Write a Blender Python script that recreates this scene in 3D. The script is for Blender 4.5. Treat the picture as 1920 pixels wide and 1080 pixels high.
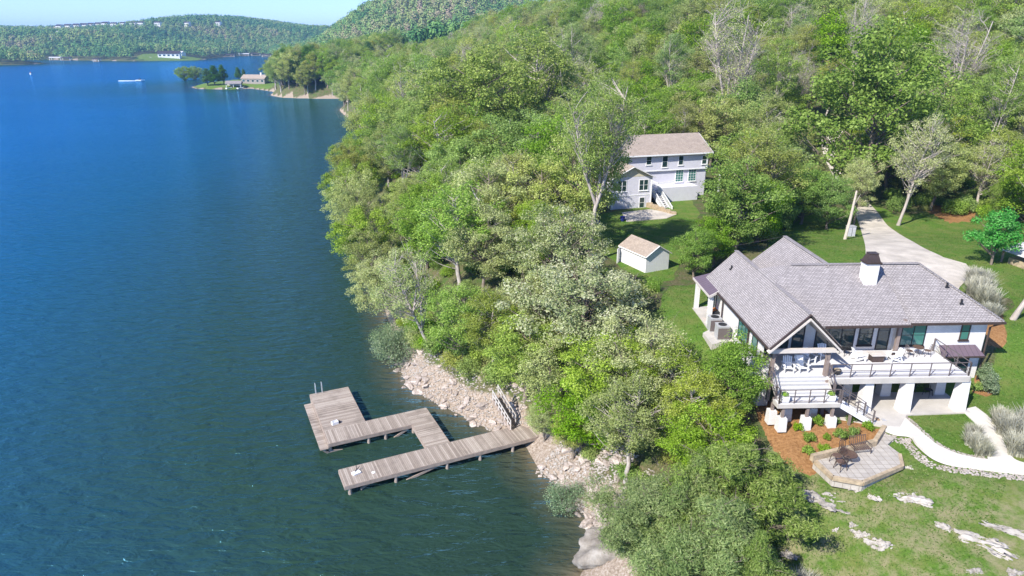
import bpy, math, random
import numpy as np
from mathutils import Matrix, Vector
R = math.radians
sc = bpy.context.scene
for _o in list(bpy.data.objects): bpy.data.objects.remove(_o)
COL = sc.collection
# ------------------------------------------------------------------ camera
CAMZ = 33.0
cam = bpy.data.cameras.new('camera'); cam.sensor_width = 36; cam.lens = 24; cam.clip_end = 20000; cam.clip_start = 0.5
cam_o = bpy.data.objects.new('camera', cam); COL.objects.link(cam_o)
cam_o.location = (0, 0, CAMZ); cam_o.rotation_euler = (R(90 - 20), 0, 0)
sc.camera = cam_o
# ------------------------------------------------------------------ sky, sun, exposure
SUN_EL, SUN_AZ = 41.0, 225.0          # sun stands behind the camera on the left
w = bpy.data.worlds.new('World'); sc.world = w; w.use_nodes = True
wn = w.node_tree; wn.nodes.clear()
sky = wn.nodes.new('ShaderNodeTexSky'); sky.sky_type = 'NISHITA'; sky.sun_disc = False
sky.sun_elevation = R(SUN_EL); sky.sun_rotation = R(SUN_AZ); sky.altitude = 300
sky.air_density = 0.75; sky.dust_density = 0.2; sky.ozone_density = 5.0
bgn = wn.nodes.new('ShaderNodeBackground'); bgn.inputs['Strength'].default_value = 0.15
won = wn.nodes.new('ShaderNodeOutputWorld')
tnt = wn.nodes.new('ShaderNodeMix'); tnt.data_type = 'RGBA'; tnt.blend_type = 'MULTIPLY'; tnt.inputs[0].default_value = 1; tnt.inputs[7].default_value = (.78, .80, 1.0, 1)
wn.links.new(sky.outputs[0], tnt.inputs[6]); wn.links.new(tnt.outputs[2], bgn.inputs[0]); wn.links.new(bgn.outputs[0], won.inputs[0])
sl = bpy.data.lights.new('sun', 'SUN'); sl.energy = 4.6; sl.angle = R(0.53); sl.color = (1.0, 0.95, 0.87)
so = bpy.data.objects.new('sun', sl); COL.objects.link(so)
_sd = Vector((math.cos(R(SUN_EL)) * math.sin(R(SUN_AZ)), math.cos(R(SUN_EL)) * math.cos(R(SUN_AZ)), math.sin(R(SUN_EL))))
so.rotation_euler = _sd.to_track_quat('Z', 'Y').to_euler(); so.location = (-60, -60, 120)
vs = sc.view_settings
vs.view_transform = 'Standard'; vs.look = 'None'; vs.exposure = 0.85; vs.gamma = 1; vs.use_curve_mapping = False
sc.cycles.max_bounces = 8; sc.cycles.diffuse_bounces = 3; sc.cycles.glossy_bounces = 3
sc.cycles.transmission_bounces = 3; sc.cycles.transparent_max_bounces = 6; sc.cycles.volume_bounces = 0
# ------------------------------------------------------------------ survey helpers: photograph pixel -> point on the land
SN, CS = math.sin(R(20)), math.cos(R(20))
def P(px, py, z):
    a = (px - 960) / 1280; b = (540 - py) / 1280
    t = (CAMZ - z) / (SN - b * CS); return (a * t, (CS + b * SN) * t)
def proj(x, y, z):
    f = y * CS - (z - CAMZ) * SN; u = y * SN + (z - CAMZ) * CS
    return 960 + 1280 * x / f, 540 - 1280 * u / f
SHORE = [(6.8,-60),(30,-10),(20,8),(9,24),(4.4,35.5),(6.2,38.6),(5.85,41.1),(4.8,42.6),(3.4,45.6),(2.2,47.3),(1.15,50.9),(-1.4,52.8),(-3.95,55.3),(-6.7,57.7),
 (-8.4,59.3),(-10.6,61.8),(-12,65.7),(-13.65,72.5),(-16,80.7),(-20,95.3),(-23.8,108.8),(-27.1,122.4),(-32.1,144.4),(-37,175),(-43.9,209.6),
 (-55.9,260),(-66.6,298.8),(-78.5,327.5),(-86,350),(-92,395),(-101.3,419.4),(-120,421),(-138.7,427.3),(-152,445),(-159.7,476.7),(-187.3,508.6),(-198.2,497.5),(-223,503),
 (-237.8,526),(-240.7,558),(-230,602),(-223,663),(-276.5,844),(-340,1050),(-464,1400),(-530,1560),(-564,1590),(-583.8,1488),(-563.8,1359),(-528,1218),(-610,1158),
 (-740,1218),(-802,1250),(-900,1230),(-760,1120),(-676.8,1053),(-681,1008),(-704,987),(-1500,940),(-3500,900),(-6000,900),(-6000,9000),(9000,9000),(9000,-60)]
_S = np.array(SHORE)
def shore_d(x, y):
    """signed distance to the waterline, positive on land"""
    x = np.asarray(x, float); y = np.asarray(y, float)
    best = np.full(x.shape, 1e18); inside = np.zeros(x.shape, bool)
    n = len(_S)
    for i in range(n):
        ax, ay = _S[i]; bx, by = _S[(i + 1) % n]
        dx, dy = bx - ax, by - ay
        t = np.clip(((x - ax) * dx + (y - ay) * dy) / (dx * dx + dy * dy), 0, 1)
        best = np.minimum(best, (x - ax - t * dx) ** 2 + (y - ay - t * dy) ** 2)
        if dy != 0:
            c = ((ay > y) != (by > y)) & (x < ax + (y - ay) / dy * dx)
            inside ^= c
    d = np.sqrt(best); return np.where(inside, d, -d)
def sstep(a, b, v):
    t = np.clip((v - a) / (b - a), 0, 1); return t * t * (3 - 2 * t)
def wob(x, y, s, seed=0.0):
    return (np.sin(x / s + seed + 1.7 * np.sin(y / s * .8 + seed)) + np.sin(y / s * 1.1 - seed * 2 + 1.3 * np.sin(x / s * .7))
            + .5 * np.sin((x + y) / s * 2.1 + seed) + .5 * np.sin((x - y) / s * 1.9 - seed)) / 3
def ground(x, y, d=None):
    x = np.asarray(x, float); y = np.asarray(y, float)
    if d is None: d = shore_d(x, y)
    dj = d + 1.1 * wob(x, y, 3.1, 1.0) * sstep(0.5, 4, d) * (1 - sstep(8, 13, d))
    bank = np.minimum(7.9, 8.3 * (1 - np.exp(-(np.maximum(dj, 0) / 6.5) ** 1.25)))
    low = sstep(480, 500, y) * sstep(-120, -150, x) * (1 - sstep(640, 700, y))          # the flat peninsula
    bank = bank * (1 - low) + low * np.minimum(2.2, np.maximum(d, 0) * .25)
    far = sstep(900, 1000, y)
    bank = bank * (1 - far) + far * np.minimum(9, np.maximum(d, 0) * .16)
    s = np.maximum(0, (37.9 - .42 * (x - 26.7)) - y)
    near = 1 - sstep(14, 8, x) * 0
    bank = bank - np.minimum(.08 * np.minimum(s, 2.4) + .24 * np.maximum(s - 2.4, 0), 4.0) * (x > -50) * (y < 60) * sstep(3, 9, d)
    bank = bank - .50 * np.exp(-(((x - 23.2) / 3.9) ** 4 + ((y - 38.0) / 2.3) ** 4))
    land = d > 0
    hump = 2.4 * sstep(0, 1, (y - 44.8 + 1.5*sstep(20, 17, x)) / (8.2 - 3.4*sstep(20, 17, x))) * (1 - sstep(72, 95, y)) * (1 - sstep(62, 70, y) * (1 - sstep(22, 30, x))) * sstep(8, 13.5, d)
    bank = bank + hump
    hill = 36 * sstep(0, 1, (y + .45 * x - 128) / 190) * (1 - np.exp(-(np.maximum(d, 0) / 95) ** 2)) * (1 - sstep(700, 900, y) * .4)
    hill *= (1 - sstep(350, 520, y) * sstep(-60, -110, x) * .6) * (1 - .75 * sstep(420, 800, y))
    big = 80 * np.exp(-((x + 60) / 190) ** 2 - ((y - 1180) / 210) ** 2) + 34 * np.exp(-((x + 250) / 120) ** 2 - ((y - 1220) / 200) ** 2)
    rng = (40 + 28 * np.exp(-((x + 780) / 150) ** 2) + 6 * wob(x, y, 160, 2)) * sstep(1250, 2000, y - .25 * (x + 600) * (x < -600)) * sstep(0, 250, d)
    left = 26 * sstep(940, 1250, y) * sstep(-660, -800, x) * sstep(0, 150, d)
    z = bank + (hill + np.maximum(big, 0) * sstep(0, 160, d) + np.maximum(rng, left)) + .25 * wob(x, y, 9, 3) * sstep(60, 150, y) * sstep(2, 10, d)
    return np.where(land, z, np.maximum(-4.0, d * .35))
def gz(x, y): return float(ground(np.array([x]), np.array([y]))[0])
def gp(px, py):
    z = 7.5
    for _ in range(14):
        x, y = P(px, py, z); z = .5 * z + .5 * gz(x, y)
    return x, y, gz(x, y)
def gp_poly(pts): return [gp(a, b)[:2] for a, b in pts]
def in_poly(x, y, poly):
    x = np.asarray(x, float); y = np.asarray(y, float); ins = np.zeros(x.shape, bool)
    for i in range(len(poly)):
        ax, ay = poly[i]; bx, by = poly[(i + 1) % len(poly)]
        if ay != by: ins ^= ((ay > y) != (by > y)) & (x < ax + (y - ay) / (by - ay) * (bx - ax))
    return ins
def poly_d(x, y, poly):
    x = np.asarray(x, float); y = np.asarray(y, float); best = np.full(x.shape, 1e18)
    for i in range(len(poly)):
        ax, ay = poly[i]; bx, by = poly[(i + 1) % len(poly)]; dx, dy = bx - ax, by - ay
        t = np.clip(((x - ax) * dx + (y - ay) * dy) / (dx * dx + dy * dy + 1e-9), 0, 1)
        best = np.minimum(best, (x - ax - t * dx) ** 2 + (y - ay - t * dy) ** 2)
    d = np.sqrt(best); return np.where(in_poly(x, y, poly), d, -d)
# ------------------------------------------------------------------ materials
class NT:
    def __init__(s, name):
        s.m = bpy.data.materials.new(name); s.m.use_nodes = True; s.t = s.m.node_tree; s.t.nodes.clear()
        s.out = s.n('ShaderNodeOutputMaterial')
    def n(s, ty, ins=None, **kw):
        nd = s.t.nodes.new(ty)
        for k, v in kw.items(): setattr(nd, k, v)
        for k, v in (ins or {}).items(): s.put(nd, k, v)
        return nd
    def put(s, nd, k, v):
        if isinstance(v, bpy.types.NodeSocket): s.t.links.new(v, nd.inputs[k])
        elif isinstance(v, bpy.types.Node): s.t.links.new(v.outputs[0], nd.inputs[k])
        else:
            if isinstance(v, tuple) and len(v) == 3 and len(nd.inputs[k].default_value) == 4: v = v + (1,)
            nd.inputs[k].default_value = v
    def noise(s, scale, detail=4, rough=.6, vec=None, dist=0):
        return s.n('ShaderNodeTexNoise', {'Scale': scale, 'Detail': detail, 'Roughness': rough, 'Distortion': dist, **({'Vector': vec} if vec is not None else {})})
    def ramp(s, fac, stops):
        nd = s.n('ShaderNodeValToRGB', {'Fac': fac}); e = nd.color_ramp.elements
        while len(e) < len(stops): e.new(.5)
        for el, (p, c) in zip(e, stops):
            el.position = p; el.color = c + (1,) if len(c) == 3 else c
        return nd
    def mix(s, fac, a, b, mode='MIX'):
        nd = s.n('ShaderNodeMix', data_type='RGBA', blend_type=mode)
        for i, v in ((0, fac), (6, a), (7, b)):
            if isinstance(v, bpy.types.Node): v = v.outputs[2] if v.bl_idname == 'ShaderNodeMix' else v.outputs[0]
            if isinstance(v, bpy.types.NodeSocket): s.t.links.new(v, nd.inputs[i])
            else: nd.inputs[i].default_value = (v + (1,) if isinstance(v, tuple) and len(v) == 3 else v)
        return nd.outputs[2]
    def math(s, op, a, b=0.0):
        nd = s.n('ShaderNodeMath', operation=op); s.put(nd, 0, a); s.put(nd, 1, b); return nd.outputs[0]
    def bump(s, h, strength=.4, dist=.05):
        return s.n('ShaderNodeBump', {'Height': h, 'Strength': strength, 'Distance': dist}).outputs[0]
    def coord(s, which='Object'): return s.n('ShaderNodeTexCoord').outputs[which]
    def bsdf(s, color, rough=.7, normal=None, metallic=0, spec=.4):
        b = s.n('ShaderNodeBsdfPrincipled', {'Base Color': color, 'Roughness': rough, 'Metallic': metallic, 'Specular IOR Level': spec})
        if normal is not None: s.put(b, 'Normal', normal)
        s.t.links.new(b.outputs[0], s.out.inputs[0]); return s.m
def simple(name, c, rough=.6, var=.15, scale=6, metallic=0, bump=0.0, spec=.4):
    t = NT(name); nz = t.noise(scale, 5, .65, t.coord())
    lo = tuple(x * (1 - var) for x in c); hi = tuple(min(1, x * (1 + var)) for x in c)
    col = t.ramp(nz, [(.3, lo), (.7, hi)])
    return t.bsdf(col.outputs[0], rough, t.bump(nz.outputs[0], bump, .02) if bump else None, metallic, spec)
def brickmat(name, c1, c2, mortar, bw, bh, msize, rough=.8, bump=.3, blot=.25, offs=.5):
    t = NT(name); uv = t.coord('UV')
    b = t.n('ShaderNodeTexBrick', {'Vector': uv, 'Color1': c1, 'Color2': c2, 'Mortar': mortar, 'Scale': 1.0, 'Mortar Size': msize, 'Brick Width': bw, 'Row Height': bh, 'Bias': 0.0}, offset=offs)
    nz = t.noise(1.3, 6, .7, t.coord()); k = t.ramp(nz, [(.3, (1 - blot,) * 3), (.7, (1, 1, 1))])
    col = t.mix(1.0, b.outputs[0], k, 'MULTIPLY')
    return t.bsdf(col, rough, t.bump(t.math('SUBTRACT', 1.0, b.outputs[1]), bump, .02))
def plankmat(name, c1, c2, gap, width, axis=0, rough=.85, stain=.5):
    """planks across local axis, each with its own tone, grain and a dark gap"""
    t = NT(name); co = t.coord(); sp = t.n('ShaderNodeSeparateXYZ', {'Vector': co})
    u = t.math('DIVIDE', sp.outputs[axis], width); fl = t.math('FLOOR', u); fr = t.math('FRACT', u)
    wn_ = t.n('ShaderNodeTexWhiteNoise', {'W': fl}, noise_dimensions='1D')
    sc_ = (.6, 9, 3) if axis == 1 else (9, .6, 3)
    gr = t.noise(3.0, 5, .7, t.n('ShaderNodeMapping', {'Vector': co, 'Scale': sc_}).outputs[0])
    big = t.noise(.7, 4, .6, co)
    col = t.ramp(t.math('ADD', t.math('MULTIPLY', wn_.outputs[0], .55), t.math('MULTIPLY', gr.outputs[0], .5)), [(.2, c1), (.8, c2)])
    col = t.mix(t.math('MULTIPLY', t.ramp(big, [(.5, (0, 0, 0)), (.72, (1, 1, 1))]).outputs[0], stain), col, tuple(x * .45 for x in c1))
    g = t.math('LESS_THAN', fr, .07)
    col = t.mix(g, col, gap)
    return t.bsdf(col, rough, t.bump(t.math('SUBTRACT', 1.0, g), .6, .02), spec=.25)
def sidingmat(name, c, spacing, dark=.75, vertical=True, rough=.6):
    t = NT(name); sp = t.n('ShaderNodeSeparateXYZ', {'Vector': t.coord('UV')})
    fr = t.math('FRACT', t.math('DIVIDE', sp.outputs[0 if vertical else 1], spacing)); g = t.math('LESS_THAN', fr, .09)
    nz = t.noise(2.0, 5, .6, t.coord()); col = t.ramp(nz, [(.3, tuple(x * .9 for x in c)), (.7, c)])
    col = t.mix(g, col, tuple(x * dark for x in c))
    return t.bsdf(col, rough, t.bump(t.math('SUBTRACT', 1.0, g), .5, .02))
M = {}
M['brick_white'] = brickmat('white painted brick', (.80,.78,.75), (.74,.72,.70), (.62,.60,.57), .23, .08, .008, .7, .5, .12)
M['shingle'] = brickmat('mauve grey shingles', (.43,.392,.378), (.32,.29,.28), (.16,.145,.143), .26, .14, .02, .9, .5, .2)
M['shingle_tan'] = brickmat('tan shingles', (.46,.38,.31), (.37,.30,.245), (.24,.195,.16), .30, .16, .012, .9, .5, .25)
M['bronze'] = simple('dark bronze metal', (.075,.052,.045), .45, .2, 4, .3)
M['bronze_roof'] = sidingmat('standing seam bronze roof', (.15,.11,.13), .4, .45, True, .4)
M['post'] = simple('brown grey stained timber', (.23,.18,.155), .7, .2, 5)
M['rail'] = simple('grey brown metal rail', (.15,.125,.12), .5, .1, 5, .2)
M['white'] = simple('white paint', (.80,.80,.79), .55, .06, 5)
M['trim'] = simple('pale trim paint', (.55,.50,.45), .6, .08, 5)
M['gable'] = simple('taupe gable siding', (.30,.26,.24), .7, .1, 5)
M['deck'] = plankmat('pale composite deck boards', (.60,.58,.57), (.70,.68,.66), (.38,.37,.37), .14, 1, .6, .08)
M['concrete'] = simple('pale concrete', (.46,.43,.385), .85, .12, .9, 0, .2)
M['path'] = simple('bright concrete path', (.58,.55,.49), .85, .10, .8, 0, .2)
M['drive'] = simple('sandy concrete driveway', (.50,.45,.385), .9, .24, .5, 0, .2)
M['glass'] = NT('window glass'); M['glass'].bsdf((.02,.045,.045), .04, spec=.9); M['glass'] = M['glass'].m
M['glass_green'] = NT('blue green glass'); M['glass_green'].bsdf((.05,.17,.14), .06, spec=.9); M['glass_green'] = M['glass_green'].m
M['dark'] = simple('black metal', (.02,.02,.022), .5, .2, 5)
M['dark_in'] = simple('dark interior', (.05,.045,.045), .9, .2, 3)
M['siding'] = sidingmat('lilac white vertical siding', (.66,.65,.71), .2, .86)
M['siding_y'] = sidingmat('cream gable siding', (.62,.57,.42), .15, .85, False)
M['dock'] = plankmat('weathered dock planks', (.25,.20,.16), (.46,.395,.33), (.06,.045,.04), .145, 0, .9, .35)
M['dock_y'] = plankmat('weathered dock planks across', (.25,.20,.16), (.46,.395,.33), (.06,.045,.04), .145, 1, .9, .55)
M['dockside'] = simple('weathered dock timber', (.32,.25,.20), .9, .25, 4, 0, .2)
M['alum'] = simple('aluminium', (.55,.58,.60), .4, .1, 5, .6)
M['paver'] = brickmat('grey tan patio slabs', (.50,.46,.40), (.44,.40,.35), (.30,.26,.21), .46, .46, .018, .9, .4, .25, 0.0)
M['edge_stone'] = simple('tan edging stone', (.38,.30,.20), .9, .35, 3, 0, .3)
M['ac'] = simple('grey sheet metal', (.42,.42,.42), .5, .08, 5, .1)
M['orange'] = simple('orange terracotta', (.50,.17,.04), .7, .1, 5)
M['skin'] = simple('skin', (.45,.26,.19), .6, .05, 5)
M['blue'] = simple('blue cloth', (.02,.03,.22), .8, .1, 8)
M['khaki'] = simple('khaki cloth', (.30,.20,.12), .8, .1, 8)
M['hair'] = simple('brown hair', (.05,.03,.02), .8, .1, 8)
M['wicker'] = simple('brown metal mesh', (.12,.075,.055), .6, .2, 30)
M['galv'] = simple('light grey roof metal', (.50,.50,.51), .6, .12, 3)
M['green_roof'] = simple('green canvas roof', (.05,.22,.19), .7, .1, 3)
M['shed_wall'] = sidingmat('white shed boards', (.74,.73,.73), .25, .85)
M['wood_pole'] = simple('pale stripped pole', (.52,.45,.38), .9, .15, 3)
def rockmat(name, a, b, c):
    t = NT(name); co = t.coord(); n1 = t.noise(2.2, 8, .7, co); n2 = t.noise(9, 6, .7, co)
    info = t.n('ShaderNodeObjectInfo')
    col = t.ramp(n1, [(.25, a), (.5, b), (.75, c)])
    hv = t.n('ShaderNodeHueSaturation', {'Color': col, 'Value': t.math('ADD', .72, t.math('MULTIPLY', info.outputs['Random'], .5))})
    col2 = t.mix(t.math('MULTIPLY', t.ramp(n2, [(.55, (0, 0, 0)), (.75, (1, 1, 1))]).outputs[0], .35), hv.outputs[0], (.12, .10, .08))
    return t.bsdf(col2, .9, t.bump(n2.outputs[0], .7, .05), spec=.2)
M['rock'] = rockmat('pale pinkish limestone', (.20,.165,.135), (.42,.35,.30), (.58,.51,.46))
M['rock_w'] = rockmat('white limestone', (.26,.22,.18), (.46,.41,.36), (.60,.56,.52))
M['rock_b'] = rockmat('grey tan boulder stone', (.10,.085,.07), (.25,.22,.185), (.42,.385,.34))
M['rock_l'] = rockmat('weathered limestone ledge', (.17,.15,.11), (.38,.35,.31), (.52,.49,.46))
def barkmat(name, a, b):
    t = NT(name); co = t.coord(); n = t.noise(6, 6, .7, t.n('ShaderNodeMapping', {'Vector': co, 'Scale': (1, 1, .25)}).outputs[0])
    return t.bsdf(t.ramp(n, [(.3, a), (.7, b)]).outputs[0], .9, t.bump(n.outputs[0], .5, .03), spec=.15)
M['bark'] = barkmat('grey brown bark', (.11,.085,.065), (.30,.25,.205))
M['bark_pale'] = barkmat('pale grey bark', (.26,.22,.19), (.56,.50,.45))
M['bark_dark'] = barkmat('dark bark', (.05,.035,.03), (.16,.12,.10))
M['bark_red'] = barkmat('reddish dead pine bark', (.10,.06,.045), (.30,.20,.16))
def leafmat(name, a, b, c, hue=.03, val=.35, tr=.42):
    """a,b,c: range of leaf tones; each leaf and each tree differs a little"""
    t = NT(name); at = t.n('ShaderNodeAttribute', attribute_name='leafvar'); info = t.n('ShaderNodeObjectInfo')
    col = t.ramp(at.outputs['Fac'], [(.05, a), (.5, b), (.97, c)])
    rn = info.outputs['Random']
    h = t.math('ADD', .5 - hue / 2, t.math('MULTIPLY', rn, hue))
    r2 = t.n('ShaderNodeTexWhiteNoise', {'W': t.math('MULTIPLY', rn, 91.7)}, noise_dimensions='1D')
    v = t.math('ADD', 1 - val / 2, t.math('MULTIPLY', r2.outputs[0], val))
    r3 = t.n('ShaderNodeTexWhiteNoise', {'W': t.math('MULTIPLY', rn, 37.1)}, noise_dimensions='1D')
    hs = t.n('ShaderNodeHueSaturation', {'Hue': h, 'Value': v, 'Color': col, 'Saturation': t.math('ADD', .82, t.math('MULTIPLY', r3.outputs[0], .3))})
    d = t.n('ShaderNodeBsdfDiffuse', {'Color': hs}); tl = t.n('ShaderNodeBsdfTranslucent', {'Color': hs})
    mx = t.n('ShaderNodeMixShader', {0: tr, 1: d, 2: tl}); t.t.links.new(mx.outputs[0], t.out.inputs[0]); return t.m
M['l_spring'] = leafmat('spring green leaves', (.15,.23,.038), (.27,.40,.068), (.48,.60,.16), .025, .25)
M['l_bright'] = leafmat('bright green leaves', (.105,.20,.020), (.20,.34,.040), (.38,.54,.11), .015, .25)
M['l_olive'] = leafmat('olive green leaves', (.19,.235,.05), (.34,.39,.09), (.54,.58,.20), .025, .25)
M['l_pale'] = leafmat('pale fresh leaves', (.26,.33,.08), (.45,.52,.16), (.66,.71,.32), .02, .2)
M['l_blossom'] = leafmat('cream blossom', (.19,.27,.07), (.38,.43,.17), (.66,.66,.42), .02, .15)
M['l_dark'] = leafmat('deep green leaves', (.045,.11,.020), (.095,.21,.036), (.20,.36,.07), .02, .2)
M['l_cedar'] = leafmat('light green cedar sprays', (.11,.18,.045), (.22,.32,.085), (.42,.50,.19), .015, .2)
M['l_grass'] = leafmat('silver beige grass blades', (.33,.33,.24), (.50,.49,.38), (.66,.65,.54), .02, .2)
M['l_silver'] = leafmat('silver green leaves', (.10,.17,.07), (.22,.32,.15), (.40,.48,.28), .02, .2)
M['l_brown'] = leafmat('brown buds', (.20,.18,.10), (.36,.34,.18), (.52,.48,.30), .02, .3)
M['l_mint'] = leafmat('mint green leaves', (.06,.22,.05), (.14,.40,.10), (.30,.58,.22), .01, .2)
# ------------------------------------------------------------------ mesh builder
def new_obj(name, verts, faces, mat, parent=None, smooth=False, uvs=None, attr=None):
    me = bpy.data.meshes.new(name)
    if isinstance(verts, np.ndarray) and isinstance(faces, np.ndarray):
        nv, nf, k = len(verts), len(faces), faces.shape[1]
        me.vertices.add(nv); me.vertices.foreach_set('co', verts.astype(np.float32).ravel())
        me.loops.add(nf * k); me.loops.foreach_set('vertex_index', faces.astype(np.int32).ravel())
        me.polygons.add(nf); me.polygons.foreach_set('loop_start', np.arange(0, nf * k, k, dtype=np.int32)); me.polygons.foreach_set('loop_total', np.full(nf, k, np.int32))
        me.update(calc_edges=True)
    else:
        me.from_pydata(verts, [], faces); me.update()
    if uvs is not None:
        l = me.uv_layers.new(name='UVMap'); l.data.foreach_set('uv', np.asarray(uvs, np.float32).ravel())
    if attr:
        for nm, (dom, arr) in attr.items():
            a = me.attributes.new(nm, 'FLOAT', dom); a.data.foreach_set('value', np.asarray(arr, np.float32))
    if smooth: me.shade_smooth()
    if mat is not None: me.materials.append(mat)
    o = bpy.data.objects.new(name, me); COL.objects.link(o)
    if parent is not None: o.parent = parent
    return o
class MB:
    def __init__(s, T=None): s.v = []; s.f = []; s.T = T or Matrix.Identity(4)
    def add(s, vs, fs):
        n = len(s.v)
        for v in vs: s.v.append(tuple(s.T @ Vector(v)))
        for f in fs: s.f.append(tuple(i + n for i in f))
        return s
    def box(s, x0, x1, y0, y1, z0, z1):
        s.add([(x0,y0,z0),(x1,y0,z0),(x1,y1,z0),(x0,y1,z0),(x0,y0,z1),(x1,y0,z1),(x1,y1,z1),(x0,y1,z1)],
              [(0,3,2,1),(4,5,6,7),(0,1,5,4),(1,2,6,5),(2,3,7,6),(3,0,4,7)]); return s
    def frust(s, cx, cy, z0, z1, a0, b0, a1, b1):
        s.add([(cx-a0,cy-b0,z0),(cx+a0,cy-b0,z0),(cx+a0,cy+b0,z0),(cx-a0,cy+b0,z0),(cx-a1,cy-b1,z1),(cx+a1,cy-b1,z1),(cx+a1,cy+b1,z1),(cx-a1,cy+b1,z1)],
              [(0,3,2,1),(4,5,6,7),(0,1,5,4),(1,2,6,5),(2,3,7,6),(3,0,4,7)]); return s
    def bar(s, a, b, w, h=None, up=(0, 0, 1)):
        h = h or w; a = Vector(a); b = Vector(b); d = (b - a).normalized(); up = Vector(up)
        if abs(d.dot(up)) > .98: up = Vector((0, 1, 0))
        r = d.cross(up).normalized(); u = r.cross(d)
        vs = [p + r * sx * w / 2 + u * sz * h / 2 for p in (a, b) for sx, sz in ((-1,-1),(1,-1),(1,1),(-1,1))]
        s.add(vs, [(0,1,2,3),(7,6,5,4),(0,4,5,1),(1,5,6,2),(2,6,7,3),(3,7,4,0)]); return s
    def tube(s, pts, rad, n=6, cap=True):
        pts = [Vector(p) for p in pts]; rad = rad if isinstance(rad, (list, tuple)) else [rad] * len(pts); vs = []; fs = []
        for i, p in enumerate(pts):
            d = (pts[min(i + 1, len(pts) - 1)] - pts[max(i - 1, 0)]).normalized()
            up = Vector((0, 0, 1)) if abs(d.z) < .95 else Vector((1, 0, 0)); r = d.cross(up).normalized(); u = r.cross(d)
            for k in range(n):
                an = 2 * math.pi * k / n; vs.append(p + (r * math.cos(an) + u * math.sin(an)) * rad[i])
        for i in range(len(pts) - 1):
            for k in range(n): fs.append((i*n+k, i*n+(k+1)%n, (i+1)*n+(k+1)%n, (i+1)*n+k))
        if cap: fs.append(tuple(range(n-1, -1, -1))); fs.append(tuple((len(pts)-1)*n + k for k in range(n)))
        s.add(vs, fs); return s
    def prism(s, poly, z0, z1):
        n = len(poly); vs = [(x, y, z0) for x, y in poly] + [(x, y, z1) for x, y in poly]
        s.add(vs, [tuple(range(n-1, -1, -1)), tuple(range(n, 2*n))] + [(i, (i+1)%n, (i+1)%n+n, i+n) for i in range(n)]); return s
    def slab(s, quad, th):
        """roof plane: polygon of 3-D points given thickness downwards"""
        n = len(quad); vs = [tuple(p) for p in quad] + [(p[0], p[1], p[2] - th) for p in quad]
        s.add(vs, [tuple(range(n)), tuple(range(2*n-1, n-1, -1))] + [(i, i+n, (i+1)%n+n, (i+1)%n) for i in range(n)]); return s
    def build(s, name, mat, parent=None, smooth=False):
        uv = []
        for f in s.f:
            a, b, c = (Vector(s.v[f[0]]), Vector(s.v[f[1]]), Vector(s.v[f[2]])); n = (b - a).cross(c - a)
            if n.length < 1e-9 and len(f) > 3: n = (c - a).cross(Vector(s.v[f[3]]) - a)
            n = n.normalized() if n.length > 0 else Vector((0, 0, 1))
            t = Vector((0, 0, 1)).cross(n)
            t = Vector((1, 0, 0)) if t.length < .02 else t.normalized()
            u = n.cross(t)
            for i in f:
                p = Vector(s.v[i]); uv.append((p.dot(t), p.dot(u)))
        return new_obj(name, s.v, s.f, M[mat] if isinstance(mat, str) else mat, parent, smooth, uv)
def tag(o, label=None, cat=None, group=None, kind=None):
    if label: o['label'] = label
    if cat: o['category'] = cat
    if group: o['group'] = group
    if kind: o['kind'] = kind
    return o
def empty(name, loc, rz=0, label=None, cat=None, group=None):
    o = bpy.data.objects.new(name, None); COL.objects.link(o); o.location = loc; o.rotation_euler = (0, 0, rz); o.empty_display_size = .3
    return tag(o, label, cat, group)
def copy_tree(o, parent=None):
    c = o.copy(); COL.objects.link(c); c.parent = parent
    for ch in list(o.children): copy_tree(ch, c)
    return c
def place(proto, used, loc, rz=0, sc_=None, label=None, group=None, cat=None, tilt=(0, 0)):
    """first use moves the prototype itself, later uses copy it with its parts"""
    o = copy_tree(proto) if used else proto
    o.location = loc; o.rotation_euler = (tilt[0], tilt[1], rz)
    if sc_ is not None: o.scale = (sc_,) * 3 if isinstance(sc_, (int, float)) else sc_
    if label: o['label'] = label
    if group: o['group'] = group
    elif 'group' in o: del o['group']
    if cat: o['category'] = cat
    return o
# ================================================================== GROUND
def px_poly(pts, z=7.9): return [P(a, b, z) for a, b in pts]
LAWNS = [gp_poly([(1420,760),(1450,800),(1438,860),(1450,920),(1460,980),(1420,1090),(1440,1300),(2400,1400),(2300,600),(2050,480),(1960,462),(1850,410),(1740,398),(1680,405),(1640,380),(1600,390),(1500,408),(1460,440),(1430,470),(1560,520),(1900,560),(1850,700),(1420,720)]),
         gp_poly([(1222,600),(1240,560),(1290,537),(1345,528),(1420,560),(1430,700),(1400,720),(1330,720),(1250,690)]),
         gp_poly([(1105,405),(1180,392),(1290,368),(1312,400),(1296,470),(1262,524),(1215,530),(1150,492),(1108,462)])]
MULCH = [px_poly([(1400,690),(1440,690),(1440,745),(1590,750),(1625,797),(1659,801),(1640,835),(1524,863),(1490,848),(1462,830),(1440,800),(1415,750)], 8.0),
         gp_poly([(1820,735),(1850,745),(1872,735),(1868,720),(1850,700),(1830,700)]), gp_poly([(1835,590),(1880,590),(1885,650),(1850,650)]),
         gp_poly([(1735,395),(1745,375),(1830,395),(1825,415),(1780,418)])]
def lawnness(x, y):
    v = np.full(np.shape(x), -99.0)
    for p in LAWNS: v = np.maximum(v, poly_d(x, y, p))
    return v
rr = [6.0]
while rr[-1] < 4600:
    r_ = rr[-1]; rr.append(r_ * (1.0115 if r_ < 160 else (1.016 if r_ < 600 else 1.03)))
rr = np.array(rr); aa = np.concatenate([np.linspace(-75, -42, 40, endpoint=False), np.linspace(-42, 42, 520, endpoint=False), np.linspace(42, 80, 50)]) * math.pi / 180
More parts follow.
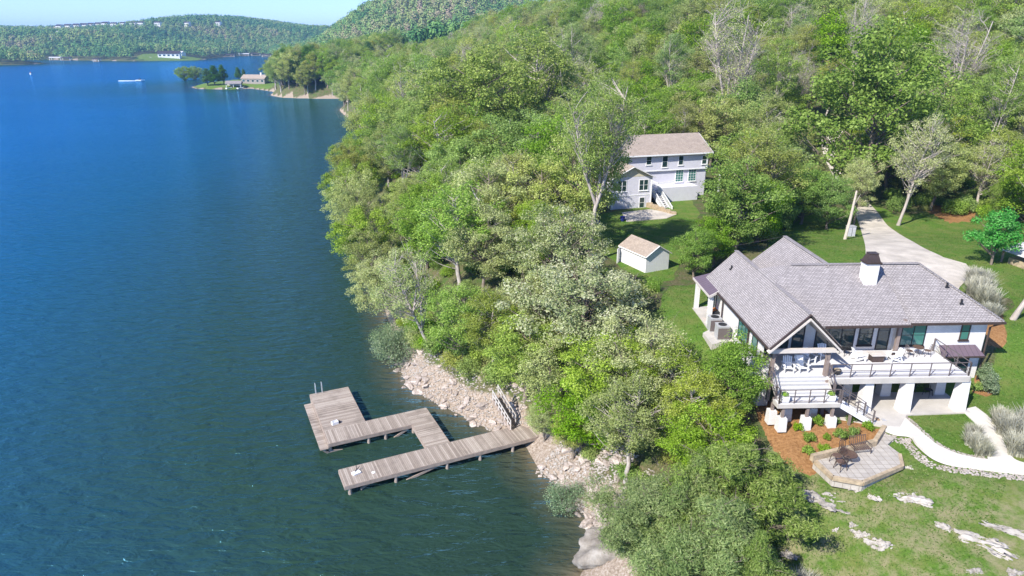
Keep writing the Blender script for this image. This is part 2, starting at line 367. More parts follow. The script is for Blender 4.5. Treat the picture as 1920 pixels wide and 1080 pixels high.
RG, AG = np.meshgrid(rr, aa, indexing='ij')
GX = RG * np.sin(AG); GY = RG * np.cos(AG); GD = shore_d(GX, GY); GZ = ground(GX, GY, GD)
lw = sstep(-.5, .6, lawnness(GX, GY) + .5 * wob(GX, GY, 1.7, 4))
# open grass of the peninsula and the far shore meadow
lw = np.maximum(lw, sstep(480, 500, GY) * sstep(-120, -150, GX) * (1 - sstep(640, 700, GY)) * sstep(1, 3, GD))
mead = np.exp(-((GX + 560) / 75) ** 2 - ((GY - 1215) / 60) ** 2); lw = np.maximum(lw, sstep(.3, .5, mead) * sstep(2, 8, GD))
mu = np.zeros(GX.shape)
for p_ in MULCH: mu = np.maximum(mu, sstep(-.15, .15, poly_d(GX, GY, p_) + .15 * wob(GX, GY, .6, 2)))
rk = np.clip(1 - sstep(1.2, 3.4, GD * (1 + 1.6*sstep(90, 200, GY)) + 1.2 * wob(GX, GY, 4, 7)), 0, 1) * (GD > -8)
nr, na = RG.shape
idx = np.arange(nr * na).reshape(nr, na)
GF = np.stack([idx[:-1, :-1], idx[:-1, 1:], idx[1:, 1:], idx[1:, :-1]], -1).reshape(-1, 4)
GRID_V = np.stack([GX, GY, GZ], -1).reshape(-1, 3)
t = NT('land'); co = t.coord()
A = lambda n: t.n('ShaderNodeAttribute', attribute_name=n).outputs['Fac']
n1 = t.noise(.55, 6, .65, co); n2 = t.noise(5.0, 6, .75, co); n3 = t.noise(.12, 4, .6, co); n4 = t.noise(26, 3, .7, co)
grass = t.ramp(n2, [(.28, (.055,.115,.016)), (.5, (.095,.185,.026)), (.74, (.16,.25,.05))])
grass = t.mix(t.ramp(n1, [(.42, (0,0,0)), (.68, (1,1,1))]), grass, (.17,.20,.055))
sp_ = t.n('ShaderNodeSeparateXYZ', {'Vector': co})
rough_zone = t.ramp(t.math('DIVIDE', t.math('ADD', sp_.outputs[1], t.math('MULTIPLY', sp_.outputs[0], .42)), 60.0), [(.76, (1,1,1)), (.82, (0,0,0))])
dry = t.math('MULTIPLY', t.ramp(t.noise(.9, 8, .72, co), [(.43, (0,0,0)), (.60, (1,1,1))]).outputs[0], t.math('MULTIPLY', rough_zone.outputs[0], .75))
grass = t.mix(dry, grass, (.31,.27,.16))
floor_ = t.ramp(n2, [(.3, (.055,.060,.022)), (.5, (.12,.115,.055)), (.72, (.25,.20,.13))])
floor_ = t.mix(t.ramp(n1, [(.45, (0,0,0)), (.62, (1,1,1))]), floor_, (.075,.12,.03))
rock_ = t.ramp(n2, [(.3, (.13,.095,.06)), (.5, (.34,.27,.21)), (.68, (.52,.45,.39))])
lawn_f = t.math('ADD', A('lawn'), t.math('MULTIPLY', t.math('SUBTRACT', n2.outputs[0], .5), .5))
col = t.mix(t.ramp(lawn_f, [(.42, (0,0,0)), (.58, (1,1,1))]), floor_, grass)
rock_f = t.math('ADD', A('rocky'), t.math('MULTIPLY', t.math('SUBTRACT', n1.outputs[0], .5), .9))
col = t.mix(t.ramp(rock_f, [(.4, (0,0,0)), (.6, (1,1,1))]), col, rock_)
mul = t.ramp(n2, [(.3, (.20,.095,.035)), (.7, (.45,.25,.11))])
col = t.mix(t.ramp(t.math('ADD', A('mulch'), t.math('MULTIPLY', t.math('SUBTRACT', n4.outputs[0], .5), .4)), [(.45, (0,0,0)), (.55, (1,1,1))]), col, mul)
hgt = t.math('ADD', n2.outputs[0], t.math('MULTIPLY', n4.outputs[0], .5))
M['land'] = t.bsdf(col, .95, t.bump(hgt, .9, .12), spec=.1)
land = new_obj('ground', GRID_V, GF, M['land'], None, True, None, {'lawn': ('POINT', lw.ravel()), 'rocky': ('POINT', rk.ravel()), 'mulch': ('POINT', mu.ravel())})
tag(land, kind='structure')
# ================================================================== WATER
t = NT('lake water'); co = t.coord()
offshore = t.n('ShaderNodeAttribute', attribute_name='offshore_dist').outputs['Fac']
m1 = t.n('ShaderNodeMapping', {'Vector': co, 'Rotation': (0, 0, R(-14)), 'Scale': (.35, 1.0, 1)}).outputs[0]
m2 = t.n('ShaderNodeMapping', {'Vector': co, 'Rotation': (0, 0, R(22)), 'Scale': (.55, 1.0, 1)}).outputs[0]
w1 = t.noise(1.15, 3, .5, m1, .5); w2 = t.noise(3.4, 4, .6, m2, .4); w3 = t.noise(.16, 3, .5, m1)
hh = t.math('ADD', t.math('ADD', t.math('MULTIPLY', w1.outputs[0], .62), t.math('MULTIPLY', w2.outputs[0], .13)), t.math('MULTIPLY', w3.outputs[0], .6))
gust = t.ramp(t.noise(.02, 4, .6, m1), [(.3, (.75,)*3), (.7, (1.1,)*3)])
bp = t.n('ShaderNodeBump', {'Height': hh, 'Strength': gust.outputs[0], 'Distance': .85}).outputs[0]
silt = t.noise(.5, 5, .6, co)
body = t.ramp(t.math('ADD', offshore, t.math('MULTIPLY', t.math('SUBTRACT', silt.outputs[0], .5), .010)), [(0.0, (.13,.105,.065)), (.010, (.060,.066,.042)), (.032, (.020,.042,.027)), (.16, (.021,.050,.030)), (.42, (.008,.068,.13)), (.95, (.004,.090,.27))])  # inshore browns and greens are the water's own; offshore blues paint in reflected sky
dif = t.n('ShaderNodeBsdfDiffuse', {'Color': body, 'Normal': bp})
gl = t.n('ShaderNodeBsdfGlossy', {'Color': (.22,.62,1.0), 'Roughness': .07, 'Normal': bp})
fr = t.n('ShaderNodeFresnel', {'IOR': 1.33, 'Normal': bp})
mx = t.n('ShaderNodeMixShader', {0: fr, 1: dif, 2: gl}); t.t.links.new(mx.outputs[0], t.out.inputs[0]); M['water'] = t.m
WV = GRID_V.copy(); WV[:, 2] = 0
wat = new_obj('water', WV, GF, M['water'], None, True, None, {'offshore_dist': ('POINT', np.clip(-GD.ravel() / 120.0, 0, 1))})
tag(wat, kind='structure')
# ================================================================== PATHS
def sheet(name, poly, z, mat, th=.12):
    o = MB().prism(poly, z - th, z).build(name, mat); return tag(o, kind='structure')
def smooth_line(pts, n=6):
    out = []
    for i in range(len(pts) - 1):
        p0 = pts[max(i-1, 0)]; p1 = pts[i]; p2 = pts[i+1]; p3 = pts[min(i+2, len(pts)-1)]
        for k in range(n):
            t_ = k / n
            out.append(tuple(.5 * (2*b + (c - a)*t_ + (2*a - 5*b + 4*c - d)*t_*t_ + (3*b - a - 3*c + d)*t_**3) for a, b, c, d in zip(p0, p1, p2, p3)))
    out.append(pts[-1]); return out
wl_out = smooth_line(px_poly([(1655,803),(1680,812),(1707,816),(1719,831),(1743,852),(1767,864),(1796,871),(1855,880),(1920,888),(2010,896),(2100,904)], 7.98))
wl_in = smooth_line(px_poly([(1690,776),(1707,791),(1737,817),(1761,835),(1796,850),(1826,857),(1852,861)], 7.98))
wr_l = smooth_line(px_poly([(1803,768),(1823,787),(1838,804),(1848,828),(1852,861)], 7.98))
wr_r = smooth_line(px_poly([(1829,762),(1850,778),(1870,801),(1885,834),(1894,852),(1920,867),(2010,878),(2100,884)], 7.98))
walk = wl_out + wr_r[::-1] + wr_l + wl_in[::-1]
tag(MB().prism(walk, 7.80, 7.985).build('walkway', 'path'), kind='structure')
OX, OY, YAW = 20.0, 42.7, R(2)
def HL(u, v): return (OX + u*math.cos(YAW) - v*math.sin(YAW), OY + u*math.sin(YAW) + v*math.cos(YAW))
sheet('patio_slab', [HL(2.6, 5), HL(2.6, -.75), HL(5.3,-1.9), HL(6.6, -2.1), HL(8.0, -.55), HL(12.75, -.4), HL(12.75, 5)], 7.99, 'concrete', .2)
dl = [(1623,498),(1621,457),(1615,435),(1610,420),(1602,400),(1592,380),(1583,362),(1571,345),(1562,330),(1553,312),(1545,295),(1540,270),(1540,250),(1552,238)]
dr = [(1775,490),(1765,481),(1728,464),(1684,438),(1661,420),(1645,398),(1628,380),(1613,362),(1592,345),(1580,330),(1570,312),(1565,295),(1568,270),(1578,250),(1592,238)]
def resample(pts, n):
    p = np.array(pts, float); d = np.r_[0, np.cumsum(np.hypot(*np.diff(p, axis=0).T))]; q = np.linspace(0, d[-1], n)
    return list(zip(np.interp(q, d, p[:, 0]), np.interp(q, d, p[:, 1])))
L_ = resample(smooth_line([gp(*p)[:2] for p in dl]), 60); R_ = resample(smooth_line([gp(*p)[:2] for p in dr]), 60)
vs_, fs_ = [], []
for (ax, ay), (bx, by) in zip(L_, R_):
    for k in range(9):
        f = k / 8; x, y = ax + (bx - ax) * f, ay + (by - ay) * f; vs_.append((x, y, gz(x, y) + .07))
for i in range(59):
    for k in range(8): fs_.append((i*9+k, i*9+k+1, (i+1)*9+k+1, (i+1)*9+k))
tag(new_obj('driveway', vs_, fs_, M['drive'], smooth=True), kind='structure')
apron = px_poly([(1622,486),(1765,481),(1811,494),(1826,512),(1800,537),(1790,556),(1640,545),(1600,520),(1600,500)], 10.38)
sheet('driveway_apron', apron, 10.375, 'drive', .5)
tag(MB().prism(px_poly([(1298,577),(1334,573),(1375,600),(1375,640),(1335,645),(1318,624),(1330,618)], 10.36), 9.2, 10.36).build('side_patio', 'concrete'), kind='structure')
# ================================================================== MAIN HOUSE
HB = 8.0
house = empty('lake_house', (OX, OY, HB), YAW, 'white painted brick house with mauve shingle roof, bronze capped chimney and long raised deck', 'house')
def hz(z): return z - HB
# walls
b = MB(); b.box(-2.0, 2.35, 4.3, 14.0, -.4, 5.3)
b.box(-2.0, -1.72, 2.2, 4.3, -.4, 5.3)
b.box(2.35, 9.0, 4.3, 10.8, -.4, 5.45)
b.box(9.0, 15.9, 4.0, 10.8, -.4, 5.38)
b.box(1.8, 7.4, 10.8, 14.9, -.4, 5.35)
# gable ends of wing and rear wing
for v0, v1 in ((13.75, 14.0),):
    b.add([(-2.0,v0,5.3),(2.3,v0,5.3),(.15,v0,7.45),(-2.0,v1,5.3),(2.3,v1,5.3),(.15,v1,7.45)], [(0,1,2),(5,4,3),(0,2,5,3),(2,1,4,5),(1,0,3,4)])
b.add([(1.8,14.65,5.35),(7.4,14.65,5.35),(4.6,14.65,8.4),(1.8,14.9,5.35),(7.4,14.9,5.35),(4.6,14.9,8.4)], [(0,1,2),(5,4,3),(0,2,5,3),(2,1,4,5),(1,0,3,4)])
wall = b.build('wall', 'brick_white', house)
# porch back wall above, taupe gable cladding set in the porch
g = MB(); g.add([(-1.7,4.24,4.9),(2.1,4.24,4.9),(.2,4.24,7.2),(-1.7,4.28,4.9),(2.1,4.28,4.9),(.2,4.28,7.2)], [(0,1,2),(5,4,3),(0,2,5,3),(2,1,4,5),(1,0,3,4)])
g.build('gable_cladding', 'gable', house)
# roof
EZ, RZ, RZ2 = 5.35, 7.75, 8.7
b = MB(); TH = .14
b.slab([(-2.5,-.35,EZ-.05),(0,-.35,RZ),(0,14.2,RZ),(-2.5,14.2,EZ-.05)], TH)
b.slab([(0,-.35,RZ),(2.5,-.35,EZ-.05),(2.5,14.2,EZ-.05),(0,14.2,RZ)], TH)
b.slab([(1.6,7.3,RZ2),(-.05,5.6,7.76),(2.0,2.1,5.8),(8.7,2.1,5.8),(8.7,7.3,RZ2)], TH)                        # long front slope over the deck doors
b.slab([(1.6,7.3,RZ2),(-.05,9.2,7.76),(-.05,5.6,7.76)], TH)
b.slab([(8.7,7.3,RZ2-.003),(8.7,3.4,5.37),(16.6,3.4,5.37),(11.8,7.3,RZ2-.003)], TH)           # right front slope
b.slab([(11.8,7.3,RZ2-.003),(16.6,3.4,5.37),(16.6,11.2,5.37)], TH)                            # hip end
b.slab([(16.6,11.2,5.37),(2.0,11.2,5.37),(2.0,7.3,RZ2-.003),(11.8,7.3,RZ2-.003)], TH)         # back slope
b.slab([(1.2,7.0,5.9),(4.6,7.0,RZ2),(4.6,15.3,RZ2),(1.2,15.3,5.9)], TH)
b.slab([(4.6,7.3,RZ2),(8.0,7.3,5.9),(8.0,15.3,5.9),(4.6,15.3,RZ2)], TH)
roof = b.build('roof', 'shingle', house)
# ridge caps
b = MB()
b.bar((0,-.36,RZ+.015),(0,5.5,RZ+.015),.34,.05).bar((0,9.2,RZ+.015),(0,14.2,RZ+.015),.34,.05).bar((1.7,7.3,RZ2+.015),(11.8,7.3,RZ2+.015),.34,.05).bar((4.6,7.3,RZ2+.02),(4.6,15.3,RZ2+.02),.34,.05)
b.bar((11.8,7.3,RZ2+.01),(16.6,3.4,5.39),.3,.05)
b.build('ridge_cap', 'shingle', roof)
# gutters and fascia
b = MB()
b.box(2.5,8.8,1.98,2.1,5.6,5.76); b.box(8.8,16.72,3.28,3.4,5.17,5.33); b.box(16.6,16.72,3.4,11.2,5.17,5.33); b.box(-2.62,-2.5,-.2,14.0,5.1,5.26)
b.bar((-2.5,-.40,EZ-.14),(0,-.40,RZ-.05),.05,.2,(0,1,0)).bar((0,-.40,RZ-.05),(2.5,-.40,EZ-.14),.05,.2,(0,1,0))
b.bar((0,15.32,RZ2-.9),(4.6,15.32,RZ2-.02),.04,.01)
b.build('gutter', 'bronze', house)
b = MB()
b.bar((-2.55,-.34,EZ-.42),(0,-.34,RZ-.36),.12,.36,(0,1,0)).bar((0,-.34,RZ-.36),(2.55,-.34,EZ-.42),.12,.36,(0,1,0))
MB().box(-2.3,2.35,-.1,.12,4.72,5.02).build('tie_beam', 'trim', house)
                                                          # tie beam across the gable
b.build('fascia', 'trim', house)
b = MB(); b.add([(-2.3,.15,EZ-.3),(-2.3,4.3,EZ-.3),(0,4.3,RZ-.33),(0,.15,RZ-.33),(2.3,4.3,EZ-.3),(2.3,.15,EZ-.3)], [(0,1,2,3),(3,2,4,5)])
b.build('porch_ceiling', 'trim', house)
for dp_, dr_ in (([(16.45,3.4,5.2),(16.2,3.75,4.9),(16.0,3.82,4.75),(16.0,3.82,.1)], .07), ([(-2.56,10.2,5.15),(-2.15,10.2,4.8),(-2.1,10.2,.2)], .06), ([(-2.56,4.3,5.15),(-2.15,4.3,4.8),(-2.1,4.3,.2)], .06)):
    MB().tube(dp_, dr_, 6).build('downspout', 'bronze', house)
# chimney
chim = MB().box(6.62,7.62,5.4,6.2,6.9,9.3).build('chimney', 'brick_white', house)
b = MB(); b.box(6.52,7.72,5.3,6.3,9.3,9.42); b.frust(7.12,5.8,9.42,10.0,.52,.42,.32,.25); b.box(6.77,7.47,5.52,6.08,10.0,10.07)
b.build('cap', 'bronze', chim)
def vent(u, v, z):
    MB().tube([(u,v,z-.1),(u,v,z+.32)], .07, 8).frust(u,v,z-.06,z+.03,.16,.16,.12,.12).build('vent_pipe', 'dark', house)
vent(13.3,5.7,7.35-.02); vent(13.9,4.6,6.4); vent(-1.0,12.2,6.75)
# rear entry metal roof (left) and its post
aw = MB().slab([(-1.9,10.8,5.6),(-1.9,14.6,5.6),(-3.2,15.2,5.0),(-3.2,10.5,5.0)], .1); o = aw.build('entry_canopy', 'bronze_roof', house)
MB().bar((-3.2,10.47,4.9),(-1.9,10.77,5.5),.06,.2).box(-3.28,-3.2,10.5,15.2,4.82,4.98).build('fascia', 'trim', o)
MB().box(-3.1,-2.75,10.75,11.1,1.5,4.85).build('canopy_post', 'brick_white', house)
MB().box(-3.1,-2.75,14.4,14.75,1.5,4.85).build('canopy_post', 'brick_white', house)
# lower bay canopy on the right wing
o = MB().slab([(12.5,3.98,3.25),(15.3,3.98,3.25),(15.6,3.1,2.7),(12.3,3.1,2.7)], .07).build('bay_canopy', 'bronze_roof', house)
MB().box(12.3,15.6,3.05,3.1,2.58,2.71).build('fascia', 'bronze', o)
def window(parent, u, v, z, wd, ht, ang=0.0, cols=2, rows=2, fmat='bronze', gmat='glass', name='window', off=.0, sill=True, bar=.035):
    """u,v = lower-left corner seen from outside; ang turns the facing (0 faces -v)"""
    T = Matrix.Translation((u, v, z)) @ Matrix.Rotation(ang, 4, 'Z')
    b = MB(T); fw = .08
    b.box(0,fw,-.06,.05,0,ht).box(wd-fw,wd,-.06,.05,0,ht).box(fw,wd-fw,-.06,.05,0,fw).box(fw,wd-fw,-.06,.05,ht-fw,ht)
    for i in range(1, cols): x = wd * i / cols; b.box(x-bar,x+bar,-.05,.03,fw,ht-fw)
    for j in range(1, rows):
        z_ = ht * j / rows
        for i in range(cols): b.box(wd*i/cols+(fw if i == 0 else bar), wd*(i+1)/cols-(fw if i == cols-1 else bar), -.045,.02,z_-.02,z_+.02)
    if sill: b.box(-.06,wd+.06,-.12,.03,-.09,-.003)
    f = b.build(name, fmat, parent)
    MB(T).box(.04,wd-.04,-.035,.03,.04,ht-.04).build('pane', gmat, f)
    return f
DK = 2.8
window(house, 3.0,4.3,DK,3.0,2.35,0,3,1,'dark','glass','sliding_door',sill=False)
window(house, 6.3,4.3,DK+.4,1.1,1.9,0,1,2,'dark','glass')
window(house, 7.75,4.3,DK,.95,2.25,0,1,1,'dark','glass','deck_door',sill=False)
window(house, 9.35,4.0,DK+.45,1.9,1.75,0,2,2,'dark','glass_green')
window(house, 13.9,4.0,DK+.85,.72,1.4,0,1,2,'bronze','glass_green')
window(house, -1.5,4.3,DK,2.5,2.3,0,2,1,'dark','glass','sliding_door',sill=False)
window(house, 1.25,4.3,DK,.9,2.2,0,1,1,'dark','glass','porch_door',sill=False)
# left wall
window(house, -2.0,6.6,DK+.3,2.2,2.0,R(-90),3,1,'dark','glass_green')
window(house, -2.0,3.7,DK+.5,1.0,1.7,R(-90),1,1,'dark','glass_green')
window(house, -2.0,13.4,2.45,1.3,2.3,R(-90),1,1,'dark','glass','side_door',sill=False)
# lower floor openings behind the patio
window(house, 2.6,4.3,0,4.6,2.5,0,4,1,'dark','glass','patio_door',sill=False)
window(house, 7.5,4.3,0,1.3,2.4,0,1,1,'dark','glass','patio_door',sill=False)
window(house, 9.2,4.0,0,3.1,2.45,0,3,1,'dark','glass','patio_door',sill=False)
window(house, 12.8,4.0,.7,2.3,1.55,0,3,2,'dark','glass')
# ---- deck as a part of the house
b = MB(); b.box(2.1,12.15,-.2,4.3,2.65,2.8); b.box(-2.0,2.1,.2,4.3,2.65,2.8)
NS = 5
for i in range(NS): b.box(-1.72,2.1,.2-.24*(i+1),.2-.24*i+.02,2.62-.18*(i+1),2.8-.18*(i+1)-.004*0)
LZ = 2.8 - .18*NS - .18
b.box(-1.95,2.3,-1.75,.2-.24*NS+.02,LZ-.14,LZ)
deck = b.build('deck', 'deck', house)
b = MB()
for i in range(NS+1): b.box(-1.72,2.1,.2-.24*i-.012,.2-.24*i-.004,2.62-.18*i-.02,2.8-.18*i-.035)
b.build('riser', 'ac', deck)
b = MB(); b.box(2.1,12.2,-.28,-.203,2.36,2.76); b.box(12.153,12.22,-.28,4.2,2.36,2.76); b.box(-1.98,2.32,-1.82,-1.753,LZ-.3,LZ-.01); b.box(-2.03,-1.96,-1.82,-1.0,LZ-.3,LZ-.01)
b.bar((-1.78,.2,2.62),(-1.78,-1.02,1.72),.06,.34).bar((2.14,.2,2.62),(2.14,-1.02,1.72),.06,.34)
b.build('rim_board', 'concrete', deck)
b = MB()
for x in (2.6,4.2,5.8,7.4,9.0,10.6,11.9): b.box(x-.05,x+.05,0,4.2,2.4,2.645)
b.build('joist', 'post', deck)
def railing(parent, pts, h=1.02, lo=.12, step=1.45, brackets=True):
    b = MB()
    for (a, c) in zip(pts[:-1], pts[1:]):
        a = Vector(a); c = Vector(c); L = (c - a).length; n = max(1, round(L / step))
        up = Vector((0, 0, 1))
        b.bar(a + up*h, c + up*h, .06, .045)
        b.bar(a + up*(h*.52), c + up*(h*.52), .028, .028); b.bar(a + up*lo, c + up*lo, .028, .028)
        for i in range(n + 1):
            p = a + (c - a) * (i / n); q = .055 if i not in (0, n) else .085
            b.bar(p - up*.12, p + up*h, q, q)
            if i < n:
                d = (c - a).normalized()
                b.bar(p + up*.06, p + d*.34 + up*(h*.5), .025, .025)
    return b.build('railing', 'rail', parent)
railing(deck, [(2.2,-.14,2.8),(12.08,-.14,2.8),(12.08,3.95,2.8)])
railing(deck, [(-1.9,-1.0,LZ),(-1.9,-1.69,LZ),(2.22,-1.69,LZ)], step=1.1)
railing(deck, [(-1.86,.15,2.8),(-1.86,-1.0,LZ)], step=3)
railing(deck, [(2.16,.15,2.8),(2.2,-1.0,LZ)], step=3)
railing(deck, [(-1.93,2.2,2.8),(-1.93,.4,2.8)], step=3)
def post(u, v, z0, z1, wd=.2, mat='post', par=None): return MB().box(u-wd/2,u+wd/2,v-wd/2,v+wd/2,z0,z1).build('post', mat, par or house)
post(-1.92,.1,1.0,4.72,.22); post(2.0,.25,2.8,4.72,.24); post(8.45,2.9,2.8,5.95,.24); post(2.06,-.05,-.1,2.6,.22)
MB().bar((8.45,2.9,5.9),(8.45,2.35,5.98),.2,.2).build('bracket', 'post', house)
for sx, u in ((1, -1.85), (-1, 1.9)):
    MB().tube([(u,.12,4.1),(u+sx*.12,.12,4.45),(u+sx*.5,.12,4.72)], .06, 4).build('knee_brace', 'post', house)
def pillar(u, v, z1=2.4, a0=.40, a1=.30):
    o = MB().frust(u, v, -.35, z1, a0, a0, a1, a1).build('pillar', 'brick_white', house); return o
pillar(5.2,.25); pillar(8.0,.1); pillar(12.05,.12); pillar(7.9,2.5); pillar(12.1,2.6); pillar(-1.55,2.1,2.6,.42,.34); pillar(5.0,2.6)
for (u, v) in ((-1.8,-.6),(-1.5,-1.6),(.2,-1.6),(1.95,-1.6),(-.6,-.3),(1.2,-.3)):
    o = MB().frust(u, v, -.4, .62, .30, .30, .27, .27).build('pier', 'brick_white', house)
    MB().box(u-.09,u+.09,v-.09,v+.09,.62,LZ-.14).build('post', 'post', o)
# side stair down to the patio
b = MB(); n = 10; x0, x1 = 2.3, 4.9; rise = LZ / n; run = (x1 - x0) / n
for i in range(n - 1): b.box(x0+run*i, x0+run*(i+1)+.03, -1.70,-.60, LZ-rise*(i+1)-.06, LZ-rise*(i+1))
st = b.build('side_stair', 'deck', house)
MB().bar((x0-.02,-1.74,LZ-.12),(x1,-1.74,-.02),.05,.36).bar((x0-.02,-.56,LZ-.12),(x1,-.56,-.02),.05,.36).build('stringer', 'white', st)
railing(st, [(x0+.05,-1.74,LZ+.05),(x1-.05,-1.74,.1)], .95, .25, 1.3)
railing(st, [(x0+.05,-.56,LZ+.05),(x1-.05,-.56,.1)], .95, .25, 1.3)
MB().box(3.2,3.36,-1.65,-1.49,-.3,.95).build('post', 'post', st)
# ================================================================== THINGS AROUND THE HOUSE
def world(u, v, z): x, y = HL(u, v); return (x, y, z)
def thing_at(name, u, v, z, rz, label, cat, group=None): return empty(name, world(u, v, z), YAW + rz, label, cat, group)
def adirondack():
    r = empty('adirondack_chair', (0,0,0), 0, 'x', 'chair')
    b = MB()
    for i in range(6): b.bar((-.27,.28-.1*i,.36-.03*i),(.27,.28-.1*i,.36-.03*i),.085,.025,(0,0,1))
    b.build('seat', 'white', r)
    b = MB()
    for i in range(5): x = -.22+.11*i; b.bar((x,-.22,.22),(x*1.25,-.55,1.02-.03*abs(i-2)),.095,.022,(0,1,0))
    b.bar((-.25,-.36,.55),(.25,-.36,.55),.03,.07); b.build('backrest', 'white', r)
    for s in (-1, 1):
        MB().box(s*.36-.075,s*.36+.075,-.42,.38,.58,.605).build('arm', 'white', r)
        MB().box(s*.31-.03,s*.31+.03,.26,.36,0,.58).build('leg', 'white', r)
        MB().bar((s*.31,-.30,.58),(s*.31,-.55,0),.05,.08).build('leg', 'white', r)
        MB().bar((s*.285,.34,.36),(s*.285,-.58,.06),.03,.1).build('rail', 'white', r)
    return r
adi = adirondack(); AG = 'white adirondack chairs on the raised deck'
for i, (u, v, a, lb) in enumerate([(-.35,.95,170,'left of the two white adirondack chairs under the porch gable, its back to the doors'), (.62,.95,185,'right of the two white adirondack chairs under the porch gable, blanket over its back'),
        (1.75,2.3,200,'white adirondack chair behind the right porch post'), (3.1,2.9,175,'white adirondack chair in shade just right of the porch on the open deck'),
        (5.6,2.5,-90,'white adirondack chair on the left side of the square fire table'), (8.05,2.3,90,'white adirondack chair on the right side of the square fire table by the deck post')]):
    place(adi, i > 0, world(u, v, HB+DK), YAW + R(a), None, lb, AG)
o = thing_at('blanket', .62, .95, HB+DK, R(185), 'cream blanket draped over the back of a white adirondack chair', 'blanket')
c_ = MB(); c_.add([(-.26,-.48,1.04),(.26,-.48,1.04),(.28,-.62,1.05),(-.28,-.62,1.05),(-.24,-.36,.72),(.2,-.34,.66),(.26,-.72,.7),(-.26,-.7,.62)], [(0,1,5,4),(3,2,1,0),(7,6,2,3)])
bk = c_.build('blanket', 'white'); bk.parent = None; bk.location = o.location; bk.rotation_euler = o.rotation_euler
tag(bk, 'cream blanket draped over the back of a white adirondack chair', 'blanket'); bpy.data.objects.remove(o)
md = bk.modifiers.new('thick', 'SOLIDIFY'); md.thickness = .03
ft = thing_at('fire_table', 6.85, 2.45, HB+DK, 0, 'square fire table with pale top and dark base between two white chairs', 'table')
MB().box(-.55,.55,-.4,.4,.52,.6).box(-.3,.3,-.14,.14,.6,.63).build('table_top', 'trim', ft); MB().box(-.42,.42,-.3,.3,0,.52).build('base', 'bronze', ft)
def bistro_chair(mat='dark', name='metal_chair'):
    r = empty(name, (0,0,0), 0, 'x', 'chair')
    MB().tube([(.22*math.cos(a*math.pi/6),.22*math.sin(a*math.pi/6),.45) for a in range(13)], .015, 5).tube([(0,0,.44),(0,0,.455)], [.21,.21], 12).build('seat', 'wicker' if mat != 'dark' else mat, r)
    b = MB(); b.tube([(-.2,-.18,.45),(-.19,-.26,.85),(-.08,-.29,.95),(.08,-.29,.95),(.19,-.26,.85),(.2,-.18,.45)], .016, 5)
    for x in (-.1,-.05,0,.05,.1): b.bar((x,-.2,.46),(x,-.285,.93),.014)
    b.build('backrest', mat, r)
    for sx in (-1,1):
        for sy in (-1,1): MB().bar((sx*.17,sy*.17,.45),(sx*.22,sy*.22,0),.025).build('leg', mat, r)
    return r
def bistro_table(mat, rad, ht):
    r = empty('round_table', (0,0,0), 0, 'x', 'table')
    b = MB()
    if mat == 'dark': b.tube([(0,0,ht-.02),(0,0,ht)], [rad,rad], 20)
    else:
        for q in range(-6, 7):
            c = q*rad/6.5; e = math.sqrt(max(0, rad*rad - c*c)); b.bar((c,-e,ht),(c,e,ht),.025).bar((-e,c,ht-.01),(e,c,ht-.01),.025)
    b.build('table_top', 'wicker' if mat != 'dark' else mat, r)
    MB().tube([(rad*math.cos(a*math.pi/10),rad*math.sin(a*math.pi/10),ht-.01) for a in range(21)], .02, 5).build('rim', mat, r)
    for k in range(3): a = k*2.094; MB().tube([(0.05*math.cos(a),.05*math.sin(a),ht-.02),(.08*math.cos(a),.08*math.sin(a),ht*.5),(rad*.6*math.cos(a),rad*.6*math.sin(a),0)], .018, 5).build('leg', mat, r)
    return r
place(bistro_table('bronze', .38, .72), False, world(10.35,3.15,HB+DK), 0, None, 'small round metal bistro table near the window at the right end of the deck')
bc = bistro_chair('rail', 'bistro_chair')
place(bc, False, world(9.7,3.1,HB+DK), R(-80), None, 'metal bistro chair left of the small round deck table', 'bistro chairs on the deck')
place(bc, True, world(11.05,3.1,HB+DK), R(80), None, 'metal bistro chair right of the small round deck table by the railing', 'bistro chairs on the deck')
dc = bistro_chair('dark', 'dark_chair'); DG = 'dark metal chairs on deck and lower patio'
for i, (u, v, z, a, lb) in enumerate([(-1.0,2.9,DK,150,'dark metal chair in the shade of the porch near its left post'),(5.0,3.5,DK,20,'dark metal chair outside the sliding glass doors of the deck'),
     (10.1,2.6,0,30,'left of the two dark chairs beneath the deck near the rear pillars'),(11.1,2.1,0,-60,'right of the two dark chairs beneath the deck near the rear pillars'),(3.7,2.6,0,80,'dark chair beneath the deck left of the first white pillar')]):
    place(dc, i > 0, world(u, v, HB+z), YAW + R(a), 1.15, lb, DG)
place(bistro_table('dark', .5, .74), False, world(10.6,3.1,HB), 0, None, 'round black table in the shade beneath the deck')
sf = thing_at('outdoor_sofa', 4.2, 3.6, HB, 0, 'dark outdoor sofa in shade beneath the deck against the glass doors', 'sofa')
MB().box(-.9,.9,-.38,.38,.12,.42).build('seat', 'dark_in', sf); MB().box(-.9,.9,.22,.38,.42,.82).build('backrest', 'dark_in', sf)
for s in (-1,1): MB().box(s*.98-.09,s*.98+.09,-.38,.38,.12,.6).build('arm', 'dark_in', sf)
gr_ = thing_at('grill', 3.0, 2.6, HB, 0, 'rounded silver grill standing beneath the deck beside the dark chair', 'grill')
MB().box(-.5,.5,-.25,.25,.1,.85).build('cabinet', 'dark', gr_); MB().tube([(-.42,0,.95),(.42,0,.95)], .27, 12).build('lid', 'alum', gr_)
